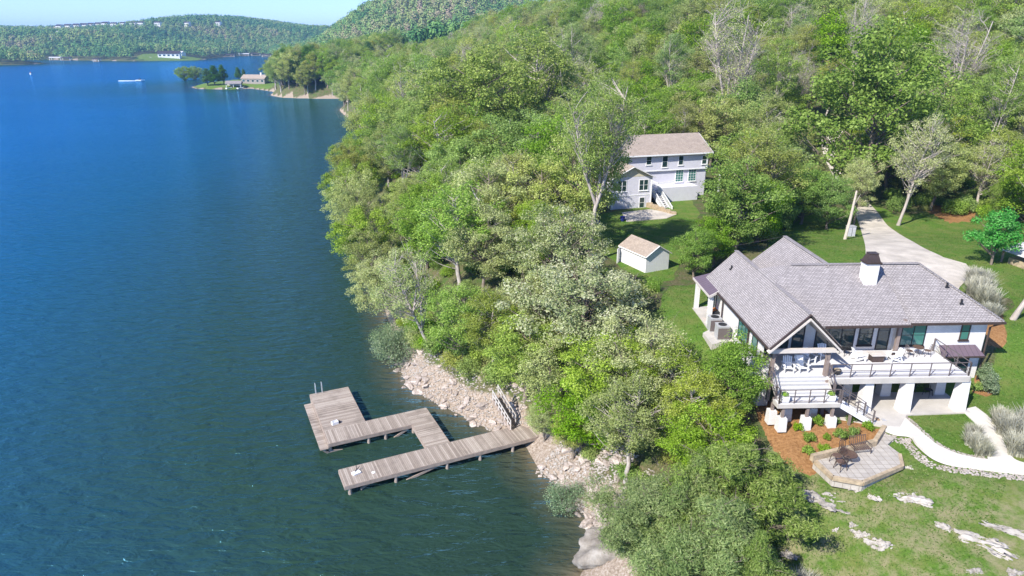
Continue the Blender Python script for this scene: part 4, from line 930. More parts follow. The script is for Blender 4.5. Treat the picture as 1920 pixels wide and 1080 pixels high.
def shrub(name, seed, rad=1.0, h=1.2, nclump=14, per=110, leaf=.14, lmat='l_bright', ratio=.6, crad=.4):
    rng = np.random.default_rng(seed); C = []
    for _ in range(nclump):
        a = rng.uniform(0, 6.28); r = rad * math.sqrt(rng.random()) * .75; C.append((r*math.cos(a), r*math.sin(a), h * rng.uniform(.35, .85) * (1 - .35*(r/rad)**2)))
    C = np.array(C); e_ = empty(name, (0,0,0), 0, 'shrub', 'shrub')
    v, f = tubes_np([(curve((0,0,-.1), (c[0]*.3, c[1]*.3, c[2]*.6), c, 5), np.linspace(.035, .008, 5)) for c in C], 4); new_obj('stems', v, f, M['bark'], e_, True)
    ci = rng.integers(0, len(C), per*nclump); n = len(ci); g = rng.normal(size=(n, 3)); g /= np.linalg.norm(g, axis=1, keepdims=True)
    cen = C[ci] + g * crad * (rng.uniform(.2, 1, n)**.5)[:, None]; cen[:, 2] = np.abs(cen[:, 2] - .02) + .02
    v, f = quads(cen, g + rng.normal(size=(n, 3))*.5 + [0,0,.5], leaf*rng.uniform(.6, 1.3, n), ratio, rng)
    new_obj('foliage', v, f, M[lmat], e_, False, None, {'leafvar': ('FACE', np.clip(rng.beta(2, 2, n), 0, 1))}); return e_
def grass_clump(name, seed, rad=.8, h=1.1, n=900, lmat='l_grass', sub=9):
    rng = np.random.default_rng(seed); e_ = empty(name, (0,0,0), 0, 'grass', 'ornamental grass')
    c = rng.normal(size=(sub, 2)) * rad * .45; ci = rng.integers(0, sub, n); b0 = np.c_[c[ci] + rng.normal(size=(n, 2))*.08, np.zeros(n)]
    a = rng.uniform(0, 6.28, n); sp = rng.uniform(.05, .6, n) * h; hh_ = h * rng.uniform(.5, 1.1, n)
    tip = b0 + np.c_[np.cos(a)*sp, np.sin(a)*sp, hh_]; mid = b0*.5 + tip*.5 + np.c_[-np.cos(a)*sp*.25, -np.sin(a)*sp*.25, hh_*.12]
    sd2 = np.c_[-np.sin(a), np.cos(a), np.zeros(n)] * .022
    v = np.stack([b0 - sd2, b0 + sd2, mid + sd2, mid - sd2, tip + sd2*.3, tip - sd2*.3], 1).reshape(-1, 3); i = np.arange(n)[:, None]*6
    f = np.concatenate([i + [0,1,2,3], i + [3,2,4,5]]); lv_ = np.tile(rng.uniform(.1, .9, n), 2)
    new_obj('blades', v, f, M[lmat], e_, False, None, {'leafvar': ('FACE', lv_)}); return e_
KIND = {}
KIND['oak'] = [tree('oak_tree', 1, 15, 5.6, .25, 114, 229, 0.234, 1.26, 'l_spring', 'bark', .34, flat=.62, twigs=1, limbr=.10), tree('oak_tree', 2, 16, 5.2, .28, 108, 219, 0.234, 1.22, 'l_spring', 'bark_pale', .32, lobes=.45, trunkfork=2, twigs=1, limbr=.10)]
KIND['maple'] = [tree('maple_tree', 3, 12, 4.2, .16, 90, 259, 0.211, 1.09, 'l_bright', 'bark', .24)]
KIND['olive'] = [tree('elm_tree', 4, 15, 4.8, .22, 108, 236, 0.195, 1.13, 'l_olive', 'bark', .28, twigs=1, trunkfork=2), tree('elm_tree', 5, 16, 4.4, .26, 102, 222, 0.195, 1.09, 'l_olive', 'bark_pale', .27, shape='tall', twigs=1)]
KIND['poplar'] = [tree('poplar_tree', 6, 18, 3.9, .26, 96, 189, 0.218, 1.09, 'l_spring', 'bark_pale', .27, shape='tall')]
KIND['pale'] = [tree('beech_tree', 7, 14, 4.8, .22, 105, 222, 0.195, 1.09, 'l_pale', 'bark', .26, twigs=1, trunkfork=1)]
KIND['blossom'] = [tree('blossom_tree', 8, 9, 4.2, .22, 102, 229, 0.164, 0.84, 'l_blossom', 'bark', .2, twigs=1, shape='round')]
KIND['dark'] = [tree('evergreen_tree', 9, 14, 3.8, .08, 102, 324, 0.203, 1.01, 'l_dark', 'bark_dark', .26, shape='cone')]
KIND['cedar'] = [tree('cedar_tree', 10, 8.5, 3.3, .02, 168, 567, 0.187, 0.67, 'l_cedar', 'bark', .17, shape='cone', lobes=.45, flat=.7, droop=.10, twigs=1, ratio=.22, shell=.3, limbr=.045),
                 tree('cedar_tree', 11, 8.0, 3.1, .04, 150, 540, 0.187, 0.67, 'l_cedar', 'bark', .16, shape='tall', lobes=.55, flat=.7, droop=.10, twigs=1, ratio=.22, shell=.25, limbr=.045)]
KIND['bare'] = [tree('bare_tree', 12, 17, 4.2, .34, 90, 40, 0.156, 1.01, 'l_pale', 'bark_pale', .27, twigs=7, trunkfork=3, shape='vase'), tree('bare_tree', 13, 13, 3.4, .2, 84, 35, 0.156, 0.92, 'l_brown', 'bark', .16, twigs=6, shape='tall')]
KIND['sparse'] = [tree('sparse_tree', 14, 15, 4.4, .3, 93, 108, 0.195, 1.09, 'l_pale', 'bark_pale', .26, twigs=3, trunkfork=2)]
KIND['forked'] = [tree('forked_tree', 19, 26, 6.8, .40, 132, 175, 0.218, 1.43, 'l_spring', 'bark_pale', .46, twigs=2, trunkfork=3, shape='vase', limbr=.10)]
KIND['under'] = [shrub('understorey_shrub', 15, 1.9, 2.6, 26, 150, .2, 'l_spring', .6, .8), shrub('understorey_shrub', 16, 1.7, 2.2, 24, 150, .2, 'l_bright', .6, .75), shrub('understorey_shrub', 17, 1.9, 2.4, 24, 90, .2, 'l_olive', .5, .8)]
KIND['woodland'] = [tree('woodland_tree', 51, 24, 5.0, .48, 95, 190, .22, 1.25, 'l_spring', 'bark_pale', .30, twigs=1, trunkfork=2, flat=.6), tree('woodland_tree', 52, 22, 4.2, .42, 85, 150, .22, 1.2, 'l_olive', 'bark_pale', .27, twigs=1, trunkfork=1, shape='tall')]
HT = dict(woodland=23.5, forked=26, oak=15.5, maple=12, olive=15.5, poplar=18, pale=14, blossom=9, dark=14, cedar=8.2, bare=15, sparse=15, under=2.4)
RD = dict(woodland=5, forked=7, oak=6.2, maple=4.9, olive=5.4, poplar=4.4, pale=5.3, blossom=4.4, dark=4.2, cedar=3.4, bare=4.5, sparse=4.8, under=2.2)
USED = {}
rnd = random.Random(77)
NT_COUNT = [0]
TREES = []
def put(kind, x, y, H=None, label=None, group=None, tilt=(0, 0), var=None, wide=1.0, z=None, rz=None):
    ps = KIND[kind]; i = rnd.randrange(len(ps)) if var is None else var; p = ps[i]; used = USED.get((kind, i), False); USED[(kind, i)] = True
    h0 = HT[kind]; s = (H or h0) / h0
    z = gz(x, y) - .1 if z is None else z
    o = place(p, used, (x, y, z), rnd.uniform(0, 6.28) if rz is None else rz, (s*wide, s*wide, s), label, group, 'shrub' if kind == 'under' else 'tree', tilt)
    TREES.append((x, y)); NT_COUNT[0] += 1
    return o
def H_for(x, y, z, topy):
    lo, hi = .5, 60
    for _ in range(40):
        m_ = (lo + hi) / 2
        if proj(x, y, z + m_)[1] > topy: lo = m_
        else: hi = m_
    return lo
def putpx(kind, bx, by, topy, label, group=None, **kw):
    x, y, z = gp(bx, by); H = H_for(x, y, z, topy); return put(kind, x, y, H, label, group, **kw)
# ---- trees that can be told apart, placed where they stand
putpx('sparse', 812, 655, 455, 'half bare tree leaning out over the lake from the rocky bank left of the dock', var=0, tilt=(0, R(-20)), wide=.95, rz=0)
putpx('forked', 1112, 492, 118, 'tall pale trunked tree forking beside the white house annex', wide=.85, rz=.3)
putpx('pale', 1100, 470, 185, 'leafy tree just left of the tall forked trunk at the white house', wide=.75)
putpx('maple', 1362, 800, 628, 'bright green maple at the left corner of the main house below its porch', wide=.95)
putpx('cedar', 1300, 1052, 862, 'broad yellow green cedar in the lower centre on the lake bank', var=0, wide=1.25)
putpx('cedar', 1362, 1035, 812, 'yellow green cedar between the lake bank and the lower lawn', var=1, wide=1.15)
putpx('cedar', 1262, 1075, 902, 'low spreading cedar beside the big boulder', var=0, wide=1.3)
putpx('cedar', 1212, 1062, 890, 'light green cedar nearest the big boulder at the water edge', var=1, wide=1.3)
putpx('cedar', 1340, 1150, 938, 'nearest cedar at the bottom edge of the picture', var=1, wide=1.2)
putpx('cedar', 1400, 1180, 1000, 'small cedar at the bottom edge beside the rough lawn', var=0, wide=.95)
putpx('olive', 1072, 862, 765, 'low olive toned tree hanging over the riprap right of the dock end', wide=1.2)
putpx('pale', 1020, 828, 745, 'low pale tree hanging over the landward end of the dock', wide=1.1)
putpx('blossom', 1050, 560, 378, 'tree in cream blossom below the white house annex', wide=1.0)
putpx('blossom', 1090, 690, 480, 'tree in cream blossom on the bank slope left of the two thin dead pines', wide=1.25)
putpx('pale', 1000, 640, 490, 'pale yellow green tree between the two blossom trees and the lake', wide=1.1)
putpx('olive', 1292, 870, 690, 'olive toned tree on the bank left of the mulch bed', wide=1.1)
putpx('oak', 1245, 810, 640, 'spring green tree on the bank slope left of the porch maple', wide=1.1)
putpx('pale', 1195, 800, 590, 'pale tree straight below the dead pines on the bank slope', wide=1.1)
putpx('oak', 1310, 920, 745, 'spring green tree just above the broad cedar', wide=1.2)
putpx('oak', 1140, 810, 610, 'rounded spring green tree in the middle of the bank wood', wide=1.2)
putpx('olive', 1175, 900, 700, 'olive toned tree above the pale riprap between dock and boulder', wide=1.2)
putpx('maple', 1090, 850, 700, 'deep green tree on the bank right of the dock end', wide=1.2)
putpx('pale', 1040, 790, 625, 'pale tree directly above the landward end of the dock', wide=1.2)
putpx('oak', 985, 745, 575, 'spring green tree right of the bank stair', wide=1.2)
putpx('olive', 920, 700, 540, 'olive toned tree behind the top of the bank stair', wide=1.2)
putpx('oak', 865, 680, 520, 'spring green tree right of the leaning lakeside tree', wide=1.15)
putpx('sparse', 1684, 422, 205, 'pale barked tree leaning right beside the driveway', var=0, tilt=(0, R(7)), wide=.8, rz=0)
putpx('bare', 1768, 262, 42, 'tall bare silvery tree on the wooded slope at upper right', var=0, tilt=(0, R(6)), wide=1.1, rz=1)
putpx('bare', 1592, 215, 5, 'tall pale trunk with bare crown in the wood above the driveway bend', var=0, tilt=(0, R(2)), wide=.6, rz=4)
putpx('bare', 1362, 300, 30, 'tall tree with trunk forking in a V behind the right end of the white house', var=0, tilt=(0, R(2)), wide=.9, rz=2.5)
putpx('bare', 1312, 300, 160, 'grey twiggy bare tree directly behind the white house roof', var=1, wide=.9)
putpx('sparse', 1898, 598, 190, 'thick trunked tree at the right edge beside the main house', tilt=(0, R(17)), wide=.7, rz=0)
putpx('bare', 1475, 300, 190, 'small bare pale tree in the wood behind the hedge', var=1)
putpx('maple', 1692, 215, 48, 'dense deep green tree in the wood at upper right', wide=1.15)
putpx('maple', 1642, 190, 40, 'dense deep green tree left of its twin in the upper right wood', wide=1.1)
putpx('oak', 905, 330, 62, 'largest cloud-crowned bright oak on the shore slope at upper centre', var=0, wide=1.15)
putpx('oak', 1000, 300, 55, 'big green oak in the wood between the shore oak and the white house', var=1, wide=1.1)
putpx('maple', 1375, 480, 298, 'tall bright green maple between the white house and the main house', wide=1.15)
putpx('maple', 1335, 500, 400, 'rounded green maple behind the entry canopy of the main house', wide=1.2)
putpx('maple', 1420, 455, 335, 'green maple right of the tall maple between the houses', wide=1.1)
putpx('maple', 1300, 520, 425, 'low green maple right of the garden shed', wide=1.1)
putpx('maple', 1500, 420, 305, 'rounded bright green maple in the hedge left of the driveway', wide=1.3)
putpx('maple', 1550, 430, 330, 'bright green maple closest to the driveway at the hedge end', wide=1.15)
putpx('maple', 1462, 425, 345, 'small bright maple in the middle of the hedge behind the main house', wide=1.2)
putpx('pale', 1600, 420, 285, 'pale fresh leaved tree overhanging the driveway beside the bare pole', wide=.75)
putpx('pale', 1745, 395, 255, 'pale leaved tree spreading over the mulch bed right of the driveway', wide=1.1)
KIND['mint'] = [tree('small_tree', 21, 6, 2.3, .2, 40, 190, .2, .75, 'l_mint', 'bark', .12)]; HT['mint'] = 6; RD['mint'] = 2.4
putpx('mint', 1857, 496, 388, 'small mint green tree on the lawn beside the open shelter')
KIND['silver'] = [shrub('silver_shrub', 22, 2.3, 2.6, 34, 170, .15, 'l_silver', .4, .8)]; HT['silver'] = 2.8; RD['silver'] = 2.4
for px_, py_, tp_, lb in ((748,676,612,'silver green shrub overhanging the water left of the dock'),(730,650,606,'smaller silver shrub at the tip of the bank above the water'),(1062,952,905,'silver green shrub reaching over the water below the pale riprap')):
    o = putpx('silver', px_, py_, tp_, lb); o['category'] = 'shrub'
for bx, by, tp_, v_, lb in [(1252,245,60,0,'tall woodland tree with clear pale trunk behind the white house roof'),(1402,300,110,1,'slender woodland tree right of the V forked trunk'),(1440,285,70,0,'tall woodland tree above the middle of the hedge'),
        (1540,262,85,1,'slender woodland tree left of the driveway bend'),(1628,262,70,0,'tall woodland tree at the driveway bend beside two dense deep green trees'),(1730,330,120,1,'slender woodland tree above the mulch bed'),(1842,350,100,0,'tall woodland tree above the mint green tree'),(1893,330,60,1,'slender woodland tree at the upper right edge'),
        (1180,255,90,1,'slender woodland tree behind the left end of the white house roof'),(1340,235,20,0,'tallest woodland tree beyond the white house'),(860,265,95,1,'slender woodland tree left of the biggest shore oak'),(760,250,105,0,'tall woodland tree on the shore wood edge'),(1070,235,40,0,'tall woodland tree uphill left of the white house'),(1490,210,20,1,'slender woodland tree high above the hedge'),(1800,215,10,0,'tall woodland tree right of the silvery bare tree')]:
    putpx('woodland', bx, by, tp_, lb, var=v_, wide=.9)
for i, (x, y, H, k, lb) in enumerate([(-14.2,77,9.5,'pale','pale tree leaning over the water just beyond the silver shrubs'),(-16.8,86,10.5,'olive','olive tree leaning over the water on the shore slope'),(-19.5,95.5,11.5,'oak','spring green tree leaning over blue water level with the shed'),(-21.5,104,12,'olive','olive tree leaning farthest out over the lake'),
        (-24.6,114,13,'pale','pale tree leaning over the lake level with the white house'),(-27.5,126,13.5,'oak','spring green tree leaning over the lake beyond the pale one'),(-30.5,141,14,'olive','olive tree leaning over the lake before the shore bends'),(-34.5,160,14,'oak','bright tree overhanging the lake where the shore bends away')]):
    put(k, x, y, H, lb, wide=1.1, tilt=(0, R(-17)), rz=0, var=0)
for i in range(26):
    f_ = i / 25; q = [(-14.5,73),(-12.3,67),(-10.2,62.6),(-7.6,60.2),(-5,57.6),(-2,55),(.8,53)]; a_ = f_*6*.999; k_ = int(a_); fx = a_-k_
    x = q[k_][0]*(1-fx)+q[k_+1][0]*fx; y = q[k_][1]*(1-fx)+q[k_+1][1]*fx; o_ = rnd.uniform(2.0, 4.0); x += o_*.62; y += o_*.78
    H_ = rnd.uniform(1.1, 2.3)
    if proj(x, y, gz(x, y))[0] > 912 and rnd.random() < .5: continue
    o = put('under', x, y, H_, 'brushy shrub at the top of the riprap behind the dock', 'shrubs at the top of the riprap', wide=.9)
# two thin dead pines
def dead_pine(seed, H, lean, label, px_, py_):
    rng = np.random.default_rng(seed); x, y, z = gp(px_, py_); k = 10; tz = np.linspace(-.4, H, k); pts = np.stack([lean*(tz/H)**1.3*H + .1*np.cumsum(rng.normal(size=k)), .1*np.cumsum(rng.normal(size=k)), tz], 1); pts[:, :2] -= pts[0, :2]
    lines = [(pts, .17*(1-np.linspace(0,1,k))**.7+.03)]; tw = []
    cl = []
    for q in range(26):
        i = rng.uniform(.25, 1)*(k-1); p = np.array([np.interp(i, np.arange(k), pts[:, c]) for c in range(3)]); a = rng.uniform(0, 6.28); L = rng.uniform(.4, 2.2)*(1.1 - abs(i/k-.75))
        e = p + np.array([math.cos(a)*L, math.sin(a)*L, rng.uniform(-.3, .7)*L]); lines.append((curve(p, (p+e)/2+[0,0,.2], e, 5), np.linspace(.04, .01, 5)))
        for _ in range(4): s_ = p + (e-p)*rng.uniform(.5, 1); tw.append((np.array([s_, s_+rng.normal(size=3)*.35]), np.array([.012,.005])))
        if i > k*.62: cl.append(e)
    e_ = empty('dead_pine', (x, y, z), 0, label, 'tree'); v, f = tubes_np(lines, 6); new_obj('trunk', v, f, M['bark_red'], e_, True); v, f = tubes_np(tw, 3); new_obj('twigs', v, f, M['bark_red'], e_, True)
    cl = np.array(cl); ci = rng.integers(0, len(cl), 900); g = rng.normal(size=(900, 3)); v, f = quads(cl[ci]+g*.28, g+[0,0,.6], .2*rng.uniform(.6,1.3,900), .3, rng)
    new_obj('crown', v, f, M['l_dark'], e_, False, None, {'leafvar': ('FACE', rng.random(900))}); TREES.append((x, y))
dead_pine(31, 8.2, -.20, 'left of two thin reddish dead pines below the garden shed', 1216, 700)
dead_pine(32, 8.0, -.04, 'right of two thin reddish dead pines below the garden shed', 1234, 676)
# ---- shrubs and grasses near the main house
bed = shrub('bed_shrub', 41, .42, .62, 14, 60, .10, 'l_bright', .6, .2)
ROW = ['back row of the mulch bed', 'middle row of the mulch bed', 'front row of the mulch bed']
for i, (a, c, s_, lb) in enumerate([(1497,800,.95,'darkest round shrub in the shade at the left of the mulch bed'),(1532,794,1.1,'round shrub left of centre in the back row of the mulch bed'),(1566,794,.8,'smallest round shrub in the back row of the mulch bed'),
    (1597,791,1.1,'round shrub near the stair foot in the back row of the mulch bed'),(1628,803,1.0,'rightmost round shrub of the mulch bed by the concrete'),(1518,815,1.1,'leftmost round shrub in the middle row of the mulch bed'),
    (1550,815,.75,'faded small shrub in the middle row of the mulch bed'),(1577,815,1.2,'largest round shrub in the centre of the mulch bed'),(1601,811,1.05,'round shrub right of the largest one in the mulch bed'),
    (1519,834,1.05,'left round shrub in the front row near the retaining wall'),(1547,832,1.1,'right round shrub in the front row near the retaining wall')]):
    x, y = P(a, c, 7.9); place(bed, i > 0, (x, y, gz(x, y)), i*1.3, s_*.98, lb, 'round green shrubs in the mulch bed')
for r_, in zip(POTS):
    rng = np.random.default_rng(5); g = rng.normal(size=(260, 3)); g /= np.linalg.norm(g, axis=1, keepdims=True); v, f = quads(np.array([0,0,.6]) + g*[.24,.24,.18], g+[0,0,.4], .09*rng.uniform(.7,1.3,260), .6, rng)
    new_obj('plant', v, f, M['l_bright'], r_, False, None, {'leafvar': ('FACE', rng.random(260))})
cone = tree('conical_shrub', 42, 2.6, .85, .02, 40, 150, .14, .38, 'l_silver', 'bark', .05, shape='cone', limbr=.02); cone['category'] = 'shrub'
for i, (a, c, tp_, lb) in enumerate([(1843,718,680,'upright pale green shrub against the right wall corner, farther back'),(1853,738,697,'larger upright pale green shrub at the right end of the main house')]):
    x, y, z = gp(a, c); place(cone, i > 0, (x, y, z), i, H_for(x, y, z, tp_)/2.6, lb, 'upright shrubs at the house corner', 'shrub')
rs = shrub('clipped_shrub', 43, .6, .8, 16, 80, .10, 'l_bright', .6, .25); x, y, z = gp(1828, 732); place(rs, False, (x, y, z), 0, .9, 'small round clipped shrub beside the last white pillar', 'clipped shrubs')
place(rs, True, world(10.2, 3.3, HB), 1, 1.1, 'clipped shrub in the shade under the right end of the deck', 'clipped shrubs'); place(rs, True, world(11.2, 3.6, HB), 2, .9, 'smaller clipped shrub in the shade behind the rear pillar', 'clipped shrubs')
gcl = grass_clump('ornamental_grass', 44, 1.2, 1.5, 1500)
gi = 0
for (a, c, s_, lb, grp) in [(1830,560,1.5,'beige ornamental grass at the driveway end behind the roof',0),(1848,575,1.4,'beige ornamental grass near the rear right roof corner',0),(1835,538,1.4,'beige ornamental grass touching the driveway end',0),(1856,598,1.1,'beige ornamental grass low by the right roof corner',0),
    (1826,838,.8,'silver ornamental grass at the tip of the grass island between the paths',1),(1838,852,.7,'small silver grass where the two paths meet',1),(1822,822,.7,'silver grass inside the island beside the right path',1),
    (1880,800,.95,'silver ornamental grass right of the right path, farthest back',2),(1900,822,1.2,'silver ornamental grass right of the right path, middle',2),(1906,848,1.1,'silver ornamental grass right of the right path near the junction',2),(1925,805,1.2,'silver ornamental grass at the right picture edge',2),(1935,840,1.2,'silver ornamental grass at the right picture edge near the junction',2),
    (1500,1120,1.0,'pale grass tuft at the bottom edge',3)]:
    x, y, z = gp(a, c); place(gcl, gi > 0, (x, y, z-.05), gi*1.1, s_*.85, lb, ['beige grasses by the driveway','silver grasses on the island','silver grasses beside the path','bottom grass'][grp]); gi += 1
# ================================================================== THE WOOD
nrng = np.random.default_rng(2024)
XMIN_Y = [-50, 95, 185, 215, 232, 300, 340, 400, 440, 530, 590, 640, 690, 720, 760, 800, 830, 860, 905, 950, 1000, 1080]
XMIN_X = [508, 508, 516, 640, 655, 642, 618, 600, 602, 640, 690, 715, 752, 790, 870, 940, 985, 1085, 1125, 1150, 1175, 1180]
SKY_X = [500, 520, 560, 640, 700, 760, 830, 870, 893, 910, 960, 2100]; SKY_Y = [100, 98, 90, 84, 78, 76, 68, 48, 24, 2, -20, -60]
PROT = [(1150,432,1262,512,79),(1146,248,1352,400,104),(1124,398,1296,470,88),(1318,442,1880,820,70),(1240,535,1345,640,56),(1440,790,1960,1100,60),
        (1460,400,1620,490,85),(1598,372,1840,530,100),(1650,425,1900,650,90),(575,725,852,925,60),(850,802,975,872,60),(755,690,905,775,60),(985,860,1100,985,48),(1188,505,1240,690,50),(762,560,825,660,62),
        (1098,330,1124,470,82),(1545,290,1625,400,140),(1535,235,1590,262,185),(930,745,958,800,57),(1072,1000,1185,1080,44),(1670,330,1700,425,93),(1500,975,1920,1100,60),
        (360,118,512,172,700),(930,520,975,560,90)]
def fits(x, y, z, H, rad):
    f = y*CS - (z + H*.6 - CAMZ)*SN
    if f < 8: return False
    px, pt = proj(x, y, z + H); _, pb = proj(x, y, z + H*.22); rp_ = rad / f * 1280 * .85
    if px + rp_ < 0 or px - rp_ > 1990 or pt > 1110: return None
    ym = pt*.6 + pb*.4
    if px - rp_*.8 < np.interp(ym, XMIN_Y, XMIN_X): return False
    if pt < np.interp(px, SKY_X, SKY_Y): return False
    for a, b_, c, d, dep in PROT:
        if y < dep - 1 and px + rp_ > a and px - rp_ < c and pt < d and pb > b_: return False
    return True
def buildings(x, y):
    for cx, cy, r_ in ((27, 48, 13), (22, 55, 9), (31, 40, 9), (24, 113, 13), (16, 77, 6), (12, 108, 5), (34, 118, 11), (40, 124, 6), (59.5, 79, 6), (27, 70, 12)):
        if (x-cx)**2 + (y-cy)**2 < r_*r_: return True
    return False
drive_c = np.array([((a[0]+c[0])/2, (a[1]+c[1])/2) for a, c in zip(L_, R_)])
cand = []
for (y0, y1, sp) in ((26, 62, 3.9), (62, 105, 4.4), (105, 170, 5.4), (170, 300, 6.6), (300, 470, 8.0), (470, 620, 10)):
    n = int((y1 - y0) * 1.75 * ((y0+y1)/2) / (sp*sp) * 3.2)
    yy = nrng.uniform(y0, y1, n); xx = nrng.uniform(-.48, .86, n) * yy
    cand.append(np.c_[xx, yy, np.full(n, sp)])
cand = np.concatenate(cand); cd = shore_d(cand[:, 0], cand[:, 1]); cl_ = lawnness(cand[:, 0], cand[:, 1])
cz = ground(cand[:, 0], cand[:, 1], cd)
ok = (cd > .9) & (cl_ < -1.2); cand = cand[ok]; cd = cd[ok]; cz = cz[ok]; cl_ = cl_[ok]
cell = {}; chosen = []
def near_any(x, y, sp):
    gx_, gy_ = int(x//10), int(y//10)
    for i in (-1, 0, 1):
        for j in (-1, 0, 1):
            for (a, c, q) in cell.get((gx_+i, gy_+j), ()):
                if (a-x)**2 + (c-y)**2 < (.5*(sp+q))**2: return True
    return False
def occupy(x, y, sp): cell.setdefault((int(x//10), int(y//10)), []).append((x, y, sp))
for (x, y) in TREES: occupy(x, y, 4.4 if y < 100 else 5.5)
for (x, y, sp), d, z, ll in zip(cand, cd, cz, cl_):
    if near_any(x, y, sp) or buildings(x, y): continue
    if y < 260 and np.min((drive_c[:, 0]-x)**2 + (drive_c[:, 1]-y)**2) < 4.8**2: continue
    u = nrng.random()
    if -270 < x < -150 and 480 < y < 640: continue
    if y < 62: kinds = [('cedar',.14),('olive',.25),('oak',.26),('pale',.16),('maple',.14),('blossom',.03)]; H = nrng.uniform(6.5, 9.6)
    elif y < 105: kinds = [('olive',.27),('oak',.31),('pale',.2),('blossom',.02),('maple',.13),('cedar',.03),('sparse',.02)]; H = nrng.uniform(9.5, 15) * (.75 + .25*min(1, d/20))
    elif y < 170: kinds = [('oak',.30),('olive',.20),('maple',.13),('pale',.12),('poplar',.07),('bare',.015),('sparse',.045),('woodland',.12)]; H = nrng.uniform(12, 17)
    else: kinds = [('oak',.27),('olive',.17),('poplar',.12),('maple',.12),('pale',.08),('dark',.015),('bare',.015),('sparse',.03),('woodland',.18)]; H = nrng.uniform(14, 21)
    tot = sum(k[1] for k in kinds); u *= tot
    for k, wgt in kinds:
        u -= wgt
        if u <= 0: break
    if k in ('cedar',): H = min(H, 8.5)
    if k == 'blossom': H = min(H, 9)
    for fct in (1, .8, .62, .48):
        r_ = fits(x, y, z, H*fct, RD[k]*H*fct/HT[k]*(1.1 if y > 62 else 1))
        if r_ is None or r_: break
    if r_ is None: 
        if y > 45: continue
        continue
    if not r_: continue
    H *= fct
    occupy(x, y, sp * (.8 if fct < .7 else 1)); chosen.append((y, k, x, H, z))
chosen.sort(key=lambda c: c[0])
NAMES = dict(oak='spring green tree', maple='deep green tree', olive='olive green tree', poplar='narrow light green tree', woodland='long trunked tree', pale='pale yellow tree',
             blossom='cream flowered tree', dark='dark evergreen tree', cedar='feathery cedar', bare='bare grey tree', sparse='thinly leaved tree')
def zone(px, py, y):
    if y < 45: return 'between the big boulder and lower lawn'
    if y < 62: return 'on the bank left of the main house' if px > 1050 else 'on the rocky bank behind the dock'
    if y < 82: return 'in the bank wood below the shed' if px > 1000 else 'on the shore slope beyond the dock'
    if y < 105: return 'around the white house lawn' if px > 1000 else 'on the shore left of the white house'
    if y < 135: return 'close beside the white house' if 900 < px < 1400 else ('by the driveway hedge' if px >= 1400 else 'where the canopy leans over blue water')
    if px > 1450: return 'in the upper right wood' if px > 1700 else 'behind the driveway bend'
    return ('in the wood right behind the white house' if px > 1200 else 'uphill left of the white house') if px > 950 else 'in the shore wood farther up'
NIND = 235; PEND = []; ORD = 'first second third fourth fifth sixth seventh eighth ninth tenth eleventh twelfth thirteenth fourteenth fifteenth'.split()
far_list = []
for i, (y, k, x, H, z) in enumerate(chosen):
    if i < NIND:
        px, py = proj(x, y, z); lb = f'{"tall " if H > 15.5 else ("low " if H < 7.5 else "")}{NAMES[k]} {zone(px, py, y)}'
        PEND.append((k, x, y, H, z, lb, px))
    else: far_list.append((k, rnd.randrange(len(KIND[k])), x, y, z, H/HT[k]))
from collections import defaultdict
def flush(pend, fn):
    by = defaultdict(list)
    for e in pend: by[e[5]].append(e)
    for lb, es in by.items():
        es.sort(key=lambda e: e[6])
        for i, e in enumerate(es):
            l2 = lb if len(es) == 1 else (f'{lb}, {ORD[i]} from left' if i < 15 else f'{lb}, far right of them')
            fn(e, l2, lb.split(',')[0] + ' group' if len(es) > 1 else None)
flush(PEND, lambda e, l2, gr: put(e[0], e[1], e[2], e[3], l2, gr, z=e[4]-.15, wide=1.12))
PEND = []
# undergrowth
ul = []
for (y0, y1, sp, n) in ((28, 62, 2.1, 2600), (62, 108, 2.7, 4200), (108, 150, 4.2, 2600)):
    yy = nrng.uniform(y0, y1, n); xx = nrng.uniform(-.42, .84, n)*yy; dd = shore_d(xx, yy); l2 = lawnness(xx, yy); zz = ground(xx, yy, dd)
    for x, y, d, l_, z in zip(xx, yy, dd, l2, zz):
        if d < 2.6 or l_ > -.8 or buildings(x, y) : continue
        if any((a-x)**2 + (c-y)**2 < sp*sp for a, c in ul): continue
        if np.min((drive_c[:, 0]-x)**2 + (drive_c[:, 1]-y)**2) < 4.2**2: continue
        Hs = nrng.uniform(1.1, 2.6)
        r_ = fits(x, y, z, Hs, Hs*.8)
        if r_ is None: continue
        if not r_:
            Hs *= .5
            if not fits(x, y, z, Hs, Hs*.8): continue
        ul.append((x, y)); i = nrng.integers(0, 3)
        if len([1 for _ in ul]) <= 150:
            lb = ['light green','deep green','olive green'][i] + ' leafy undergrowth shrub ' + zone(*proj(x, y, z), y)
            PEND.append((int(i), x, y, Hs, z, lb, proj(x, y, z)[0]))
        else: far_list.append(('under', int(i), x, y, z, Hs/HT['under']))
flush(PEND, lambda e, l2, gr: put('under', e[1], e[2], e[3], l2, gr, var=e[0], z=e[4]-.1))
for yv in np.arange(426, 560, 6.0):
    for xv in np.arange(-176, -90, 6.5):
        x, y = xv + nrng.uniform(-2, 2), yv + nrng.uniform(-2, 2)
        if yv > 470 and xv < -150: continue
        if float(shore_d(np.array([x]), np.array([y]))[0]) > 1.5:
            k = ['oak','olive','dark','pale','maple','oak'][nrng.integers(0, 6)]
            far_list.append((k, rnd.randrange(len(KIND[k])), x, y, gz(x, y), nrng.uniform(17, 23)/HT[k]))
